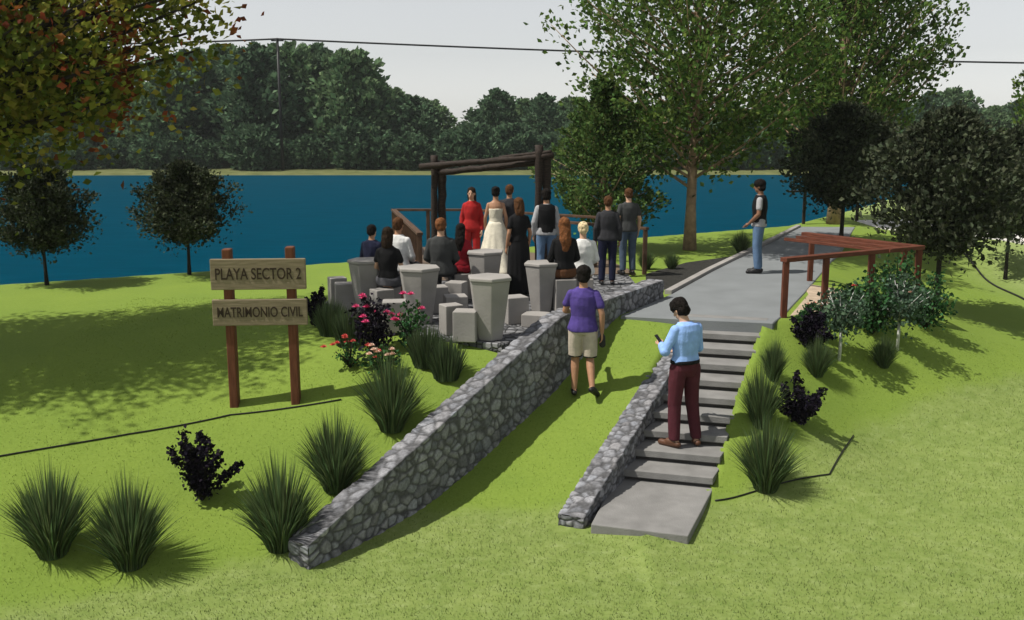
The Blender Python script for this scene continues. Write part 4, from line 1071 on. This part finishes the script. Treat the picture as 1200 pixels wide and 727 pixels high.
    # ---- hair
    if hair:
        S = Shape()
        S.ell(hc + hz * 0.046 - hd * 0.018, (0.086, 0.098, 0.092), Hm); S.ell(hc + hz * 0.000 - hd * 0.042, (0.079, 0.070, 0.078), Hm)
        if hairstyle == 'thick': S.ell(hc + hz * 0.06 - hd * 0.005, (0.096, 0.110, 0.092), Hm); S.ell(hc - hz * 0.015 - hd * 0.035, (0.088, 0.075, 0.075), Hm)
        if hairstyle == 'long':
            bk = j['nec'] - hd * 0.085; S.cap(hc - hd * 0.045, bk - A(0, 0, 0.06), 0.092, 0.088, 0.7, hx); S.cap(bk - A(0, 0, 0.05), bk - A(0, 0, 0.19) - hd * 0.015, 0.092, 0.062, 0.6, hx)
        if hairstyle == 'bun': S.ell(hc + hz * 0.075 - hd * 0.08, (0.045, 0.045, 0.045), Hm)
        if hairstyle == 'shoulder': S.cap(hc - hd * 0.04, hc - hd * 0.06 - hz * 0.13, 0.094, 0.086, 0.8, hx)
        T(S, 'hair', HAIR[hair], voxel, 2)
    if face:
        for sd_ in (-1, 1):
            S = Shape(); S.ell(hc + hx * sd_ * 0.031 + hd * 0.083 + hz * 0.014, (0.013, 0.007, 0.008), Hm); S.build('eye', M['letter'], root, 0.004, 1, s)
        S = Shape(); S.ell(hc + hd * 0.086 - hz * 0.055, (0.022, 0.008, 0.007), Hm); S.build('mouth', CL['crimson'], root, 0.004, 1, s)
    root['_s'] = s
    return root, j, s

def world_pt(root, p, s):
    c, si = math.cos(root.rotation_euler.z), math.sin(root.rotation_euler.z); x, y, z = (a * s for a in p)
    return Vector((root.location.x + c * x - si * y, root.location.y + si * x + c * y, root.location.z + z))
def X(px, Y, z=0.6):
    """ground point of a figure whose middle shows at column px"""
    d = Y * math.cos(PITCH) - (z - EYE) * math.sin(PITCH); return (px - 600) / F_PX * d

# man on the steps, head bowed over a phone
bx = (X(801, 11.55, -0.6), 11.55, -0.135 * 8 + 0.001)
rt, jj, s_ = person('man in light blue shirt and maroon trousers standing on the steps looking down', bx, R(30), 1.84, 'light', 'black', 'thick', 'blue', 'long', ('trousers', 'maroon'), 'brown', belt='black',
       group=None, voxel=0.0075, head_dir=(-0.25, 0.85, -0.55), face=True,
       J=dict(nec=(0.0, 0.03, 1.475), head=(-0.02, 0.085, 1.595), ell=(-0.26, 0.04, 1.15), elr=(0.225, 0.04, 1.14), wrl=(-0.13, 0.27, 1.16), wrr=(0.10, 0.24, 1.08),
              anl=(-0.12, 0.0, 0.085), anr=(0.15, -0.06, 0.085), tol=(-0.17, 0.16, 0.03), tor=(0.22, 0.10, 0.03), knl=(-0.115, 0.03, 0.50), knr=(0.125, 0.0, 0.50)))
hp = world_pt(rt, (-0.10, 0.36, 1.21), s_)
b = MB(); b.box((0, 0, 0), (0.07, 0.012, 0.14)); ph = b.build('phone', M['black']); ph.location = hp; ph.rotation_euler = (R(-40), 0, R(38) + 0.3); bevel(ph, 0.004, 2)
tag(ph, 'small black phone held up by the man in the light blue shirt', 'phone')

# man in purple walking up the grass
pg_ = on_ground(682, 464)
rt, jj, s_ = person('man in purple t-shirt and beige shorts walking up the grass beside the long wall', tuple(pg_), R(-6), 1.70, 'tan', 'black', 'thick', 'purple', 'short', ('shorts', 'beige'), 'black', group=None, voxel=0.0075,
       J=dict(hil=(-0.09, 0, 0.92), hir=(0.09, 0, 0.92), knl=(-0.10, 0.06, 0.50), anl=(-0.105, -0.01, 0.085), tol=(-0.12, 0.17, 0.03), knr=(0.10, 0.02, 0.50), anr=(0.14, -0.19, 0.16), tor=(0.20, -0.07, 0.045),
              ell=(-0.24, 0.06, 1.15), wrl=(-0.20, 0.27, 1.10), elr=(0.25, -0.05, 1.13), wrr=(0.255, -0.02, 0.88)))
hp = world_pt(rt, (0.262, 0.0, 0.76), s_)
S = Shape(); S.cap(A(0, 0, -0.05), A(0, 0, 0.05), 0.045, 0.04, 0.7); S.cap(A(0, 0, 0.05), A(0, 0, 0.10), 0.012, 0.012)
cp = S.build('camera_pouch', M['black'], None, 0.008); cp.location = hp; tag(cp, 'small black pouch hanging from the right hand of the man in purple', 'pouch')

# man far up the path
fp = flat(887, 320, 0.021)
person('man in black vest over pale grey t-shirt and jeans standing on the path, facing left', tuple(fp), R(72), 1.76, 'brown', 'black', 'thick', 'palegrey', 'short', ('trousers', 'jeans'), 'black', group=None, vest='black',
       J=dict(ell=(-0.23, 0.0, 1.13), wrl=(-0.15, 0.17, 0.95), elr=(0.23, 0.0, 1.13), wrr=(0.15, 0.17, 0.95)))

# wedding party and guests
dz = 0.047; pz_ = 0.032
def stand(px, Y, h, yaw, label, **k):
    return person(label, (X(px, Y, 0.8), Y, dz if Y > 17.6 else pz_), R(yaw), h, **k)
def sit(px, Y, yaw, label, seat=0.44, h=1.66, **k):
    return person(label, (X(px, Y, 0.8), Y, pz_), R(yaw), h, pose='sit', seat=seat, **k)
stand(553, 18.6, 1.60, 172, 'woman in a red suit facing the guests, left of the bride', skin='light', hair='dark', hairstyle='shoulder', top='red', bottom=('trousers', 'red'), female=True, face=True, group=None)
stand(581, 18.5, 1.62, 0, 'bride in a strapless ivory gown seen from behind', skin='tan', hair='black', hairstyle='bun', top='ivory', sleeve='strapless', bottom=('gown', 'ivory'), female=True, shoes=None, group=None)
stand(597, 18.75, 1.64, -8, 'groom in a dark suit standing right beside the bride', skin='tan', hair='brown', top='charcoal', bottom=('trousers', 'charcoal'), group=None)
stand(608, 16.0, 1.60, 25, 'woman in a long black dress standing behind the groom', skin='tan', hair='brown', hairstyle='shoulder', top='black', sleeve='short', bottom=('dress', 'black'), female=True, group=None)
stand(640, 17.6, 1.64, 5, 'man in a black vest over pale grey sleeves and jeans near the right arch post', skin='tan', hair='black', hairstyle='thick', top='palegrey', bottom=('trousers', 'jeans'), vest='black', group=None)
stand(712, 17.15, 1.55, -3, 'guest in dark grey top and black trousers standing by the wall end', skin='tan', hair='brown', top='charcoal', bottom=('trousers', 'navy'), group=None)
stand(736, 18.3, 1.60, 12, 'man in dark grey t-shirt and jeans standing at the right end of the wall', skin='light', hair='brown', top='grey', sleeve='short', bottom=('trousers', 'dkjeans'), group=None)
sit(455, 14.25, -12, 'seated woman in black top and grey skirt on the stool at left', skin='light', hair='dark', hairstyle='shoulder', top='black', sleeve='short', bottom=('skirt', 'skirt'), female=True, group=None)
sit(467, 15.6, -20, 'seated guest with brown hair and white shirt behind the woman in black', skin='tan', hair='brown', hairstyle='short', top='white', bottom=('trousers', 'charcoal'), group=None, h=1.70)
sit(436, 15.5, -25, 'seated guest in dark blue half hidden behind the woman in black', skin='tan', hair='black', hairstyle='short', top='navy', bottom=('trousers', 'charcoal'), group=None, h=1.5)
sit(517, 15.2, -4, 'seated ginger haired man in a dark grey jacket seen from behind', skin='light', hair='ginger', hairstyle='short', top='grey', bottom=('trousers', 'charcoal'), group=None, h=1.76)
sit(540, 15.7, -8, 'seated woman with dark hair in a crimson dress beside the grey jacket', skin='tan', hair='black', hairstyle='long', top='crimson', sleeve='short', bottom=('skirt', 'crimson'), female=True, h=1.5, group=None)
sit(661, 14.6, 8, 'seated woman with long auburn hair and black top right of the stone tables', skin='tan', hair='ginger', hairstyle='long', top='black', bottom=('skirt', 'brown'), female=True, seat=0.52, h=1.72, group=None)
sit(683, 15.2, 4, 'seated blonde guest in a white shirt behind the man in purple', skin='light', hair='blonde', hairstyle='short', top='white', sleeve='roll', bottom=('trousers', 'beige'), h=1.64, group=None)
for px, Y, rz, h, label in ((467, 15.6, 0.3, 0.42, 'grey block stone stool under the guest in the white shirt at left'), (436, 15.5, 0.1, 0.42, 'grey block stone stool under the guest in dark blue'), (540, 15.7, 0.4, 0.42, 'grey block stone stool under the woman in crimson'),
                     (661, 14.6, 0.2, 0.50, 'grey block stone stool under the woman with auburn hair'), (683, 15.2, 0.0, 0.42, 'grey block stone stool under the blonde guest')):
    b = MB(); b.box((0, 0, h / 2), (0.32, 0.3, h)); o = b.build('stone_stool', M['concrete']); bevel(o, 0.012, 2); o.location = (X(px, Y, 0.8), Y, 0.03); o.rotation_euler = (0, 0, rz)
    tag(o, label, 'stool', 'block stone stools')
for o in list(bpy.data.objects):
    if '_s' in o: del o['_s']

# ------------------------------------------------------------------ short grass of the lawns
def grass_field(name, m, want_lime, n, seed):
    rng = np.random.default_rng(seed)
    q = np.c_[rng.uniform(-6.2, 9.0, n), 7.6 + 8.4 * rng.uniform(0, 1, n) ** 1.3]
    b = seg_side(q, BOUND) + rng.normal(size=n) * 0.18
    keep = (b > 0) if want_lime else (b <= 0)
    keep &= (np.abs(seg_side(q, W1)) > 0.17) | (q[:, 1] < 8.85)
    keep &= (np.abs(seg_side(q, W2)) > 0.17) | (q[:, 1] < 9.8) | (q[:, 1] > 14.3)
    sw = np.array(STEP_W); ax = np.array(STEP_R1 - STEP_R0) / 10
    keep &= ~in_poly(q, [tuple(np.array(STEP_R0) - ax * 3 + (0.04, 0)), tuple(np.array(STEP_R1) + ax * 4.15 + (0.03, 0)), tuple(np.array(STEP_R1) + ax * 4.05 - sw - (0.03, 0)), tuple(np.array(STEP_R0) - ax * 3 - sw)])
    keep &= ~in_poly(q, PATH)
    keep &= ~((seg_side(q, W1) > 0) & (q[:, 1] > 12.2) & (q[:, 0] > -2.9))
    q = q[keep]; z = terrain(q); k = len(q)
    h = rng.uniform(0.012, 0.034, k) * (0.6 if want_lime else 1.0); a = rng.uniform(0, 6.283, k); w = rng.uniform(0.003, 0.006, k); ln = rng.uniform(0.2, 0.9, k) * h; la = rng.uniform(0, 6.283, k)
    V = np.empty((k, 3, 3))
    V[:, 0] = np.c_[q[:, 0] + np.cos(a) * w, q[:, 1] + np.sin(a) * w, z - 0.004]; V[:, 1] = np.c_[q[:, 0] - np.cos(a) * w, q[:, 1] - np.sin(a) * w, z - 0.004]
    V[:, 2] = np.c_[q[:, 0] + np.cos(la) * ln, q[:, 1] + np.sin(la) * ln, z + h]
    o = mesh_obj(name, V.reshape(-1, 3), np.arange(3 * k).reshape(-1, 3), m); tag(o, kind='stuff'); return o
g1 = leaf_mat('lime_grass', (0.165, 0.240, 0.040), 0.3, 0.015, 0.3); g2 = leaf_mat('pale_grass', (0.20, 0.262, 0.078), 0.35, 0.02, 0.3)
tag(grass_field('lawn_grass', g1, True, 80000, 1), 'short bright green lawn grass on the upper slopes', 'grass')
tag(grass_field('lawn_grass', g2, False, 110000, 2), 'short paler green grass of the front lawn', 'grass')

# ------------------------------------------------------------------ air
hz = MB(); hz.box((0, 630, 10), (1990, 1990, 28))
hm = bpy.data.materials.new('haze'); hm.use_nodes = True
for n_ in list(hm.node_tree.nodes):
    if n_.type == 'BSDF_PRINCIPLED': hm.node_tree.nodes.remove(n_)
pv_ = hm.node_tree.nodes.new('ShaderNodeVolumePrincipled'); pv_.inputs['Density'].default_value = 0.00028; pv_.inputs['Color'].default_value = (0.86, 0.92, 0.92, 1)
hm.node_tree.links.new(pv_.outputs[0], hm.node_tree.nodes['Material Output'].inputs['Volume'])
tag(hz.build('haze', hm), kind='stuff')
